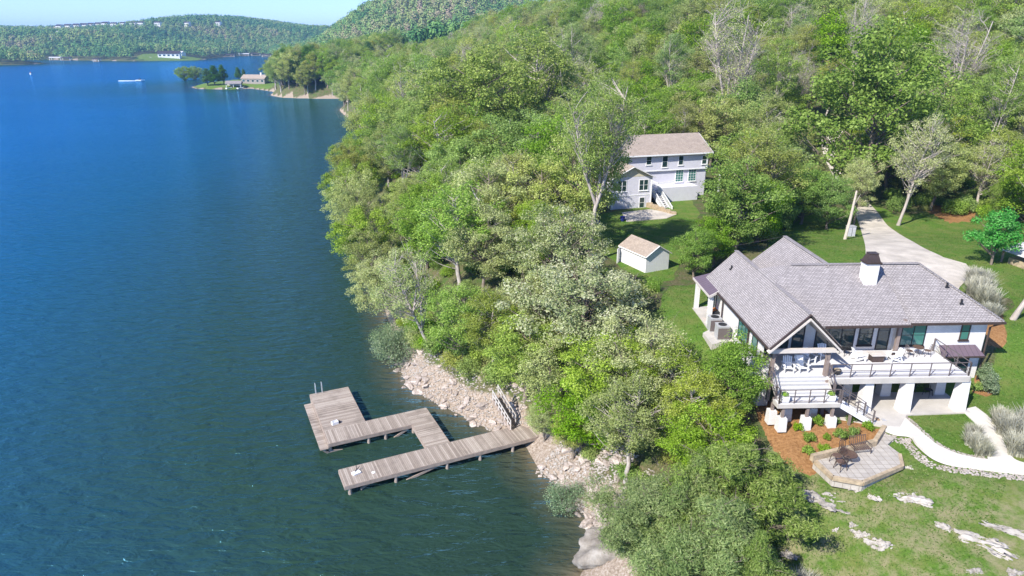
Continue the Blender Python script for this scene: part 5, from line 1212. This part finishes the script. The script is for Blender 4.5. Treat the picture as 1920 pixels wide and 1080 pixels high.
def scatter(name, entries, label, cat):
    """one object that repeats the crowns and trunks of trees standing in the scene on its own points"""
    me = bpy.data.meshes.new(name); me.vertices.add(len(entries)); me.vertices.foreach_set('co', np.array([(e[2], e[3], e[4]-.2) for e in entries], np.float32).ravel())
    keys = sorted({(e[0], e[1]) for e in entries}); ki = {k: i for i, k in enumerate(keys)}
    a = me.attributes.new('kidx', 'INT', 'POINT'); a.data.foreach_set('value', np.array([ki[(e[0], e[1])] for e in entries], np.int32))
    a = me.attributes.new('scl', 'FLOAT', 'POINT'); a.data.foreach_set('value', np.array([e[5] for e in entries], np.float32))
    a = me.attributes.new('rot', 'FLOAT', 'POINT'); a.data.foreach_set('value', nrng.uniform(0, 6.28, len(entries)).astype(np.float32))
    o = bpy.data.objects.new(name, me); COL.objects.link(o); ng = bpy.data.node_groups.new(name, 'GeometryNodeTree')
    ng.interface.new_socket('Geometry', in_out='INPUT', socket_type='NodeSocketGeometry'); ng.interface.new_socket('Geometry', in_out='OUTPUT', socket_type='NodeSocketGeometry')
    N = ng.nodes.new; Lk = ng.links.new; gi_ = N('NodeGroupInput'); go = N('NodeGroupOutput'); jn = N('GeometryNodeJoinGeometry'); Lk(jn.outputs[0], go.inputs[0])
    def na(nm, ty): q = N('GeometryNodeInputNamedAttribute'); q.data_type = ty; q.inputs['Name'].default_value = nm; return q.outputs['Attribute']
    kx, sx, rx = na('kidx', 'INT'), na('scl', 'FLOAT'), na('rot', 'FLOAT'); cx = N('ShaderNodeCombineXYZ'); Lk(rx, cx.inputs[2])
    for k, i in ki.items():
        cmp_ = N('FunctionNodeCompare'); cmp_.data_type = 'INT'; cmp_.operation = 'EQUAL'; Lk(kx, cmp_.inputs[2]); cmp_.inputs[3].default_value = i
        for ch in KIND[k[0]][k[1]].children:
            if k[0] == 'under' and ch.name.startswith('stems'): continue
            oi = N('GeometryNodeObjectInfo'); oi.inputs['Object'].default_value = ch; oi.transform_space = 'ORIGINAL'; oi.inputs['As Instance'].default_value = True
            ip = N('GeometryNodeInstanceOnPoints'); Lk(gi_.outputs[0], ip.inputs['Points']); Lk(cmp_.outputs[0], ip.inputs['Selection']); Lk(oi.outputs['Geometry'], ip.inputs['Instance']); Lk(cx.outputs[0], ip.inputs['Rotation']); Lk(sx, ip.inputs['Scale']); Lk(ip.outputs[0], jn.inputs[0])
    md = o.modifiers.new('scatter', 'NODES'); md.node_group = ng
    return tag(o, label, cat, kind='stuff')
scatter('distant_wood', [e for e in far_list if e[0] != 'under'], 'mass of mixed spring trees filling the far slope of the wood', 'wood')
scatter('undergrowth', [e for e in far_list if e[0] == 'under'], 'low leafy undergrowth covering the ground beneath the wood', 'undergrowth')
for k in KIND:                       # prototypes nobody used yet stand at a real place in the wood
    for i, p in enumerate(KIND[k]):
        if not USED.get((k, i)) and k in NAMES:
            e = next((c for c in far_list if c[0] == k), None); x, y = (e[2], e[3]) if e else (60, 150)
            put(k, x, y, None, f'{NAMES[k]} deep in the upper wood, farthest of its kind that stands alone', var=i)
# ---- far shores and hills: woods seen from over half a kilometre
n = 90000
yy = nrng.uniform(560, 2350, n); xx = nrng.uniform(-.84, .30, n)*yy; dd = shore_d(xx, yy)
keep = (dd > 4) & ~((yy < 700) & (xx < -150)); xx, yy, dd = xx[keep], yy[keep], dd[keep]
fm = np.exp(-((xx + 560) / 75) ** 2 - ((yy - 1215) / 60) ** 2); keep = fm < .33; xx, yy, dd = xx[keep], yy[keep], dd[keep]
zz = ground(xx, yy, dd)
# thin out what lies hidden behind nearer slopes
ppx, ppy = proj(xx, yy, zz + 12); keep = (ppy < 118) & (ppx > -40) & (ppx < 1150); xx, yy, zz = xx[keep], yy[keep], zz[keep]
cellmap = set(); sel = []
for i in range(len(xx)):
    c = (int(xx[i]//8.5), int(yy[i]//10.5))
    if c not in cellmap: cellmap.add(c); sel.append(i)
xx, yy, zz = xx[sel], yy[sel], zz[sel]; nt = len(xx); LF = 64
Hh = nrng.uniform(11, 20, nt); Rr = nrng.uniform(4.2, 7.2, nt)
g = nrng.normal(size=(nt, LF, 3)); g /= np.linalg.norm(g, axis=2, keepdims=True); g[:, :, 2] = np.abs(g[:, :, 2])*1.25 - .35
cen = np.stack([xx, yy, zz + Hh*.5], 1)[:, None] + g * np.stack([Rr, Rr, Hh*.48], 1)[:, None] * nrng.uniform(.75, 1.05, (nt, LF, 1))
v, f = quads(cen.reshape(-1, 3), (g + nrng.normal(size=(nt, LF, 3))*.22 + [0, -.1, .45]).reshape(-1, 3), nrng.uniform(1.5, 3.0, nt*LF), .8, nrng)
tone = np.clip(nrng.normal(.42, .11, nt) + .20*wob(xx, yy, 60, 5) + .12*wob(xx, yy, 23, 1) + .30*np.exp(-((xx+90)/110)**2 - ((yy-1120)/90)**2), 0, 1)
t = NT('far wood leaves'); at = t.n('ShaderNodeAttribute', attribute_name='leafvar')
t.bsdf(t.ramp(at.outputs['Fac'], [(0, (.030,.10,.045)), (.25, (.07,.18,.06)), (.45, (.15,.27,.075)), (.62, (.27,.33,.11)), (.78, (.32,.27,.17)), (1, (.34,.23,.20))]).outputs[0], 1, spec=.05); M['farleaf'] = t.m
tag(new_obj('far_wood', v, f, M['farleaf'], None, False, None, {'leafvar': ('FACE', np.clip(np.repeat(tone, LF) + nrng.normal(0, .045, nt*LF), 0, 1))}), 'wooded hills across the lake in mixed spring colours', 'wood', kind='stuff')
def along(px, py, r0, r1):
    """first place between two distances where the land meets this line of sight"""
    a = (px-960)/1280
    for r in np.linspace(r0, r1, 160):
        t_ = r / .99; x, y = a*t_, r; z = gz(x, y)
        if proj(x, y, z)[1] <= py: return x, y, z
    return a*r1, r1, gz(a*r1, r1)
RG_ = 'row of houses on the far ridge'
protoH = None
for i, px_ in enumerate((176,191,206,219,231,244,257,271,287,305,318,347,398,452)):
    py_ = np.interp(px_, [176,260,350,398,452], [59,53,51,52,50]); x, y, z = along(px_, py_ + 5, 1500, 2150)
    if protoH is None:
        protoH = small_house(100, 60, 10, 17, 12, 10, 0, 'white', 'bronze', 'x', RG_, 3)
    sc2 = .95 if i < 7 else .75
    place(protoH, i > 0, (x, y, z + 8), R(-18 + 5*(i % 4)), sc2, f'pale house with dark roof on the far ridge, {ORD[i]} from the left', RG_, 'house')
tag(small_house(318, 103, None, 34, 14, 6, R(12), 'white', 'bronze', 'long dark roofed house on the meadow across the lake', None, 5), cat='house')
small_house(340, 104, None, 12, 10, 4.5, R(-20), 'white', 'galv', 'small white house right of the long one on the far meadow', None, 2)
small_house(116, 106, None, 22, 12, 8, R(20), 'white', 'galv', 'white house above the docks in the far left cove', None, 4)
small_house(8, 84, 14, 40, 12, 5, R(15), 'trim', 'galv', 'long pale building high on the slope at the far left edge', None, 5)
for i, (px_, py_, wd, lb) in enumerate([(106,113,20,'covered boat dock left in the far cove'),(125,113.5,16,'covered boat dock right in the far cove'),(278,113.5,12,'pale boat shelter on the shore of the far meadow'),(182,116,9,'small dark dock on the far shore below the brown trees'),
        (425,106.5,34,'long dark boat dock at the mouth of the far inlet'),(458,105,22,'boat dock beside the far inlet'),(480,104.5,20,'boat dock at the right end of the far inlet'),(500,107,18,'dark boat dock by the near side of the far inlet')]):
    x, y = P(px_, py_, 0); r = empty('boat_dock', (x, y, 0), R(8), lb, 'boat dock', 'far boat docks')
    MB().box(-wd/2,wd/2,-4,4,.2,.9).build('deck', 'dockside', r); MB().slab([(-wd/2,-4.5,4),(wd/2,-4.5,4),(wd/2,0,5.6),(-wd/2,0,5.6)], .3).slab([(-wd/2,0,5.6),(wd/2,0,5.6),(wd/2,4.5,4),(-wd/2,4.5,4)], .3).build('roof', 'galv' if i in (0,2,5) else 'bronze', r)
    for a_ in (-1, 1):
        for c_ in (-1, 1): MB().box(a_*wd*.45-.3,a_*wd*.45+.3,c_*3.6-.3,c_*3.6+.3,-1,4).build('post', 'white', r)
# ---- the peninsula
for px_, py_, tp_, k_, lb, wd_ in [(379,160,120,'oak','broad round tree at the tip of the peninsula',1.25),(397,158,120,'oak','round tree just behind the tip tree on the peninsula',1.1),(418,160,126,'dark','dark spreading evergreen left of the pair on the peninsula',1.5),
        (431,159,120,'dark','tallest dark evergreen in the middle of the peninsula',1.4),(446,157,119,'dark','dark evergreen on the peninsula nearest the house',1.2),(474,150,124,'dark','dark evergreen just left of the peninsula house',1.15),(484,149,128,'dark','small dark evergreen touching the peninsula house',1.0)]:
    x, y, z = along(px_, py_, 470, 640); put(k_, x, y, H_for(x, y, z, tp_), lb, wide=wd_)
x, y, z = along(500, 156, 480, 640)
r = small_house(500, 153, z, 26, 12, 5, R(-12), 'gable', 'shingle_tan', 'tan roofed lakeside house at the root of the peninsula', None, 5); r.location = (x+2, y, z); r.scale = (.72,.72,.72); r['category'] = 'house'
MB().box(6,7.4,-1,.4,6,10.5).build('chimney', 'brick_white', r)
x, y = P(440, 165, .4); r = empty('boat_house', (x, y, 0), R(10), 'small open boat house with mauve roof on the peninsula shore', 'boat house')
MB().slab([(-5.5,-4,3.6),(5.5,-4,3.6),(5.5,0,5.4),(-5.5,0,5.4)], .25).slab([(-5.5,0,5.4),(5.5,0,5.4),(5.5,4,3.6),(-5.5,4,3.6)], .25).build('roof', 'shingle', r)
MB().box(-5,5,1.0,3.4,-.5,3.4).build('wall', 'trim', r)
for a_ in (-4.8, 0, 4.8): MB().box(a_-.15,a_+.15,-3.6,-3.3,-1,3.6).build('post', 'white', r)
for i, (px_, lb) in enumerate(((430,'white rowing boat left of the boat house on the peninsula'),(451,'white rowing boat right of the boat house on the peninsula'))):
    x, y = P(px_, 166.5, .3); r = empty('rowing_boat', (x, y, .3), R(60), lb, 'boat', 'rowing boats at the boat house')
    MB().add([(-2.5,-.7,0),(1.2,-.7,0),(2.8,0,.3),(1.2,.7,0),(-2.5,.7,0),(-2.6,-.95,.8),(1.4,-.95,.9),(3.3,0,1.1),(1.4,.95,.9),(-2.6,.95,.8)], [(4,3,2,1,0),(0,1,6,5),(1,2,7,6),(2,3,8,7),(3,4,9,8),(4,0,5,9)]).build('hull', 'white', r)
    MB().box(-1.2,-.9,-.8,.8,.5,.58).box(.3,.6,-.8,.8,.5,.58).build('seat', 'dockside', r)
for i, (px_, py_, lb) in enumerate(((613,168,'green canvas boat shelter on the wooded point, right one'),(582,173,'green canvas boat shelter low on the wooded point, left one'))):
    x, y = P(px_, py_+5, .4); r = empty('canopy_shelter', (x, y, .2), R(10), lb, 'shelter', 'green shelters on the point')
    MB().add([(-3,-2.5,3),(3,-2.5,3),(3,2.5,3),(-3,2.5,3),(0,0,4.6)], [(0,1,4),(1,2,4),(2,3,4),(3,0,4),(3,2,1,0)]).build('roof', 'green_roof', r)
    for a_ in (-1, 1):
        for c_ in (-1, 1): MB().box(a_*2.7-.1,a_*2.7+.1,c_*2.2-.1,c_*2.2+.1,-.8,3).build('post', 'post', r)
# ================================================================== ROCKS
def rock_mesh(name, seed, flat=.6, sub=3, rough=.28, elong=1.3, mat='rock', crack=0):
    import bmesh
    from mathutils import noise as mn
    bm = bmesh.new(); bmesh.ops.create_icosphere(bm, subdivisions=sub, radius=1)
    off = Vector((seed*7.3, seed*3.1, seed*1.7))
    rs_ = random.Random(seed); cuts = [(Vector((rs_.gauss(0,1), rs_.gauss(0,1), rs_.gauss(0,.8))).normalized(), rs_.uniform(.55,.85)) for _ in range(9)]
    for v_ in bm.verts:
        p = v_.co.copy()
        for nn, dd_ in cuts:
            q = p.dot(nn)
            if q > dd_: p -= nn*(q - dd_)
        p *= 1 + rough*mn.noise(p*1.6 + off) + rough*.45*mn.noise(p*4.5 + off) + rough*.28*mn.noise(p*10 + off)
        if crack: p.z += crack*.9*mn.noise(p*3.1 + off*2) + crack*.5*mn.noise(p*8 + off*2)
        if crack: p.z -= crack*max(0, .12 - abs(mn.noise(Vector((p.x*1.3, p.y*2.2, 0)) + off)))*2.5
        v_.co = Vector((p.x*elong, p.y, p.z*flat))
    me = bpy.data.meshes.new(name); bm.to_mesh(me); bm.free(); me.materials.append(M[mat]); me.shade_flat() if sub < 4 else me.shade_smooth()
    o = bpy.data.objects.new(name, me); COL.objects.link(o); return o
RKP = [rock_mesh('rock', i+1, .62, 2 if i % 2 else 3) for i in range(6)]; rku = [False]*6; rrs = random.Random(5)
def rock(x, y, z, s, label, group=None, name=None, flat=None):
    i = rrs.randrange(6); p = RKP[i]; o = p.copy() if rku[i] else p
    if rku[i]: COL.objects.link(o)
    rku[i] = True; o.location = (x, y, z); o.rotation_euler = (rrs.uniform(-.4,.4), rrs.uniform(-.4,.4), rrs.uniform(0,6.28)); o.scale = (s, s*rrs.uniform(.7,1.1), s*(flat or rrs.uniform(.7,1.1)))
    tag(o, label, 'rock', group); return o
bank1 = [(-13.9,71),(-12.3,66.2),(-10.6,61.8),(-8.4,59.3),(-6.7,57.7),(-3.95,55.3),(-1.4,52.8),(.6,51.3)]; bank2 = [(2.2,47.6),(3.4,45.6),(4.8,42.6),(5.85,41.1),(6.4,39)]
cnt = 0
for pts, n_, lb in ((bank1, 150, 'pinkish limestone riprap rock on the bank behind the dock'), (bank2, 125, 'pale limestone riprap rock on the bank between dock and boulder')):
    p = np.array(pts); L = np.r_[0, np.cumsum(np.hypot(*np.diff(p, axis=0).T))]
    for q in range(n_):
        t_ = rrs.uniform(0, L[-1]); i = min(np.searchsorted(L, t_, 'right')-1, len(p)-2); f = (t_-L[i])/(L[i+1]-L[i]); a = p[i]*(1-f)+p[i+1]*f; tn = (p[i+1]-p[i])/np.linalg.norm(p[i+1]-p[i]); nn = np.array([-tn[1], tn[0]])
        nn = nn if shore_d(np.array([a[0]+nn[0]]), np.array([a[1]+nn[1]]))[0] > 0 else -nn
        o_ = rrs.uniform(-.5, 3.8); x, y = a + nn*o_; s = rrs.uniform(.16, .5)*(1.25 if rrs.random() < .2 else .9)*(1.15 - .12*max(0,o_))
        rock(x, y, gz(x, y)+s*.1, s, lb, lb + 's')
V_, F_ = [], []; off = 0
ico = rock_mesh('pebble', 9, .7, 1); iv = np.array([v_.co[:] for v_ in ico.data.vertices]); if_ = np.array([p_.vertices[:] for p_ in ico.data.polygons]); bpy.data.objects.remove(ico)
for pts, n_, w0_, w1_, s0_, s1_ in ((bank1, 2400, -.8, 4.2, .05, .17), (bank2, 2000, -.8, 4.4, .05, .17), ([(q[0], q[1]) for q in wl_out], 800, -.05, -.6, .05, .13), ([(q[0], q[1]) for q in wl_in], 500, .02, .35, .04, .09), ([(q[0], q[1]) for q in wr_r], 300, .0, -.35, .04, .09)):
    p = np.array(pts); L = np.r_[0, np.cumsum(np.hypot(*np.diff(p, axis=0).T))]
    for q in range(n_):
        t_ = rrs.uniform(0, L[-1]); i = min(np.searchsorted(L, t_, 'right')-1, len(p)-2); f = (t_-L[i])/(L[i+1]-L[i]+1e-9); a = p[i]*(1-f)+p[i+1]*f; tn = (p[i+1]-p[i])/(np.linalg.norm(p[i+1]-p[i])+1e-9); nn = np.array([-tn[1], tn[0]])
        if pts is bank1 or pts is bank2: nn = -nn if nn[0] < 0 else nn
        x, y = a + nn*rrs.uniform(w0_, w1_); s = rrs.uniform(s0_, s1_)
        V_.append(iv*s*np.array([1, rrs.uniform(.6, 1), rrs.uniform(.5, .9)]) @ np.array(Matrix.Rotation(rrs.uniform(0, 6.3), 3, 'Z')) + [x, y, gz(x, y)+s*.25]); F_.append(if_+off); off += len(iv)
tag(new_obj('gravel', np.concatenate(V_), np.concatenate(F_), M['rock_w'], None, False), 'pale broken stone scattered on the banks and along the path edges', 'gravel', kind='stuff')
big = rock_mesh('boulder', 21, .75, 5, .20, 1.35, 'rock_b'); big.location = (7.2, 37.3, .55); big.scale = (2.45, 2.5, 2.9); big.rotation_euler = (0, 0, R(-12))
tag(big, 'huge pale flat-topped boulder at the water edge in the bottom centre', 'boulder')
for i, (px_, py_, sx, sy, rz_, lb) in enumerate([(1552,934,1.35,.75,-35,'mound of broken white stones left of the lower lawn below the garden patio'),(1636,932,.45,.25,-50,'narrow white rock on the lower lawn below the patio corner'),(1708,930,1.15,.55,-20,'broad white outcrop in the middle of the lower lawn'),
        (1770,988,.5,.26,-45,'slim white rock left of the largest outcrop'),(1838,1010,1.6,.75,-32,'largest grey white rock outcrop of the lower lawn'),(1888,990,1.7,.4,-32,'long white rock ledge at the right edge of the lower lawn'),
        (1620,1002,.6,.25,-20,'low white rock among the dry patches of the lower lawn'),(1652,1020,.75,.35,-25,'white rock low in the dry part of the lawn near the bottom'),(1707,877,.55,.28,-25,'white stone against the right corner of the garden patio'),
        (1603,916,.4,.3,-10,'white stone under the front edge of the garden patio'),(1600,984,.22,.15,0,'tiny white stone on the lower lawn left part'),(1567,993,.2,.15,0,'tiny white stone by the sandy patch'),(1830,1072,.35,.2,10,'small white rock at the bottom right'),
        (1905,1075,.6,.3,5,'white rock in the bottom right corner'),(1505,985,.35,.25,0,'white stone beside the sandy patch at the lawn edge'),(1420,880,.3,.2,0,'white stone by the cedars'),(1480,1035,.5,.4,0,'pale stone at the wood edge near the bottom')]):
    x, y, z = gp(px_, py_); o = rock_mesh('lawn_rock', 40+i, .35, 5, .62, 1.25, 'rock_l', .5); o.location = (x, y, z-(.17 if sx > .5 else .08)); o.scale = (sx*.95, sy*1.15, .8 if sx > .5 else .5); o.rotation_euler = (0, 0, R(rz_)); tag(o, lb, 'rock', None)
# ================================================================== PERSON ON THE LAWN OF THE WHITE HOUSE
def person(x, y, z, rz, label):
    r = empty('person', (x, y, z), rz, label, 'person')
    vs_ = [(0,0,.93),(0,0,1.12),(0,0,1.34),(0,0,1.46),(0,-.01,1.54),(0,-.02,1.64),(0,-.01,1.72),(.17,0,1.38),(.22,-.03,1.12),(.20,-.16,.92),(-.17,0,1.38),(-.23,.02,1.12),(-.24,-.05,.88),(.09,0,.86),(.11,-.02,.48),(.11,.02,.08),(.12,-.14,.04),(-.09,0,.86),(-.11,.03,.48),(-.12,.06,.08),(-.13,-.1,.04),(.20,-.22,.86),(-.24,-.08,.80)]
    ed = [(0,1),(1,2),(2,3),(3,4),(4,5),(5,6),(2,7),(7,8),(8,9),(9,21),(2,10),(10,11),(11,12),(12,22),(0,13),(13,14),(14,15),(15,16),(0,17),(17,18),(18,19),(19,20)]
    rd_ = [.14,.13,.15,.06,.07,.095,.07,.06,.045,.033,.06,.045,.033,.09,.06,.042,.035,.09,.06,.042,.035,.03,.03]
    me = bpy.data.meshes.new('body'); me.from_pydata(vs_, ed, []); o = bpy.data.objects.new('body', me); COL.objects.link(o); o.parent = r; o.modifiers.new('skin', 'SKIN')
    for i, q in enumerate(rd_): me.skin_vertices[0].data[i].radius = (q, q)
    me.skin_vertices[0].data[0].use_root = True; me.materials.append(M['skin']); m_ = o.modifiers.new('sub', 'SUBSURF'); m_.levels = 1; m_.render_levels = 1
    MB().tube([(0,0,.88),(0,0,1.0),(0,0,1.2),(0,0,1.38),(0,0,1.46)], [.19,.175,.18,.19,.09], 12).tube([(.15,0,1.42),(.22,-.01,1.2)], [.085,.08], 8).tube([(-.15,0,1.42),(-.23,.01,1.2)], [.085,.08], 8).build('shirt', 'blue', r, True)
    MB().tube([(0,0,.8),(0,0,.95)], [.18,.18], 12).tube([(.09,0,.88),(.11,-.01,.52)], [.12,.095], 8).tube([(-.09,0,.88),(-.11,.02,.52)], [.12,.095], 8).build('shorts', 'khaki', r, True)
    MB().tube([(0,.01,1.62),(0,.015,1.72),(0,.0,1.79)], [.105,.11,.05], 10).build('hair', 'hair', r, True); return r
x, y, z = gp(1121, 432); person(x, y, z, R(150), 'person in blue shirt and khaki shorts standing on grass by the tall forked tree')
# ---- blades of the lawns near the main house
n = 130000
yy = nrng.uniform(26, 100, n)**1.0; xx = nrng.uniform(.15, .86, n)*yy; keep = nrng.random(n) < np.clip(60/yy, .3, 1)**2; xx, yy = xx[keep], yy[keep]
l2 = lawnness(xx, yy); keep = (l2 > -.3) & ~in_poly(xx, yy, GP) & ~in_poly(xx, yy, walk) & ~in_poly(xx, yy, apron)
for p_ in MULCH: keep &= ~in_poly(xx, yy, p_)
hb = [HL(-3.5,-.2), HL(-2.2,-2.2), HL(5,-2.2), HL(7.5,-2.2), HL(8,-.6), HL(12.8,-.5), HL(12.8,4), HL(16,4), HL(16,11), HL(8,16), HL(-3.5,16)]
keep &= ~in_poly(xx, yy, hb); xx, yy = xx[keep], yy[keep]
dm = np.min((drive_c[:, 0][None, ::3]-xx[:, None])**2 + (drive_c[:, 1][None, ::3]-yy[:, None])**2, axis=1) > 3.9**2; xx, yy = xx[dm], yy[dm]; zz = ground(xx, yy); n = len(xx)
v, f = quads(np.c_[xx, yy, zz+.03], nrng.normal(size=(n, 3))*[1, 1, .6]+[0,0,.8], nrng.uniform(.06, .2, n), .35, nrng)
M['l_lawn'] = leafmat('lawn blades', (.07,.145,.020), (.13,.24,.035), (.30,.34,.12), .0, .0)
tag(new_obj('grass', v, f, M['l_lawn'], None, False, None, {'leafvar': ('FACE', np.clip(nrng.beta(2, 2, n)*.8 + .25*wob(xx, yy, 2.2, 3), 0, 1))}), 'short green blades and weeds covering the lawns', 'grass', kind='stuff')
# ================================================================== AIR
hm = NT('haze air'); vp = hm.n('ShaderNodeVolumePrincipled', {'Color': (.32, .62, 1.0), 'Density': .00017, 'Anisotropy': .2}); hm.t.links.new(vp.outputs[0], hm.out.inputs[1])
hzb = MB().box(-5000, 5000, -5000, 5000, -6, 140).build('haze', hm.m); tag(hzb, 'thin blue air between the camera and the far hills', 'haze', kind='stuff')
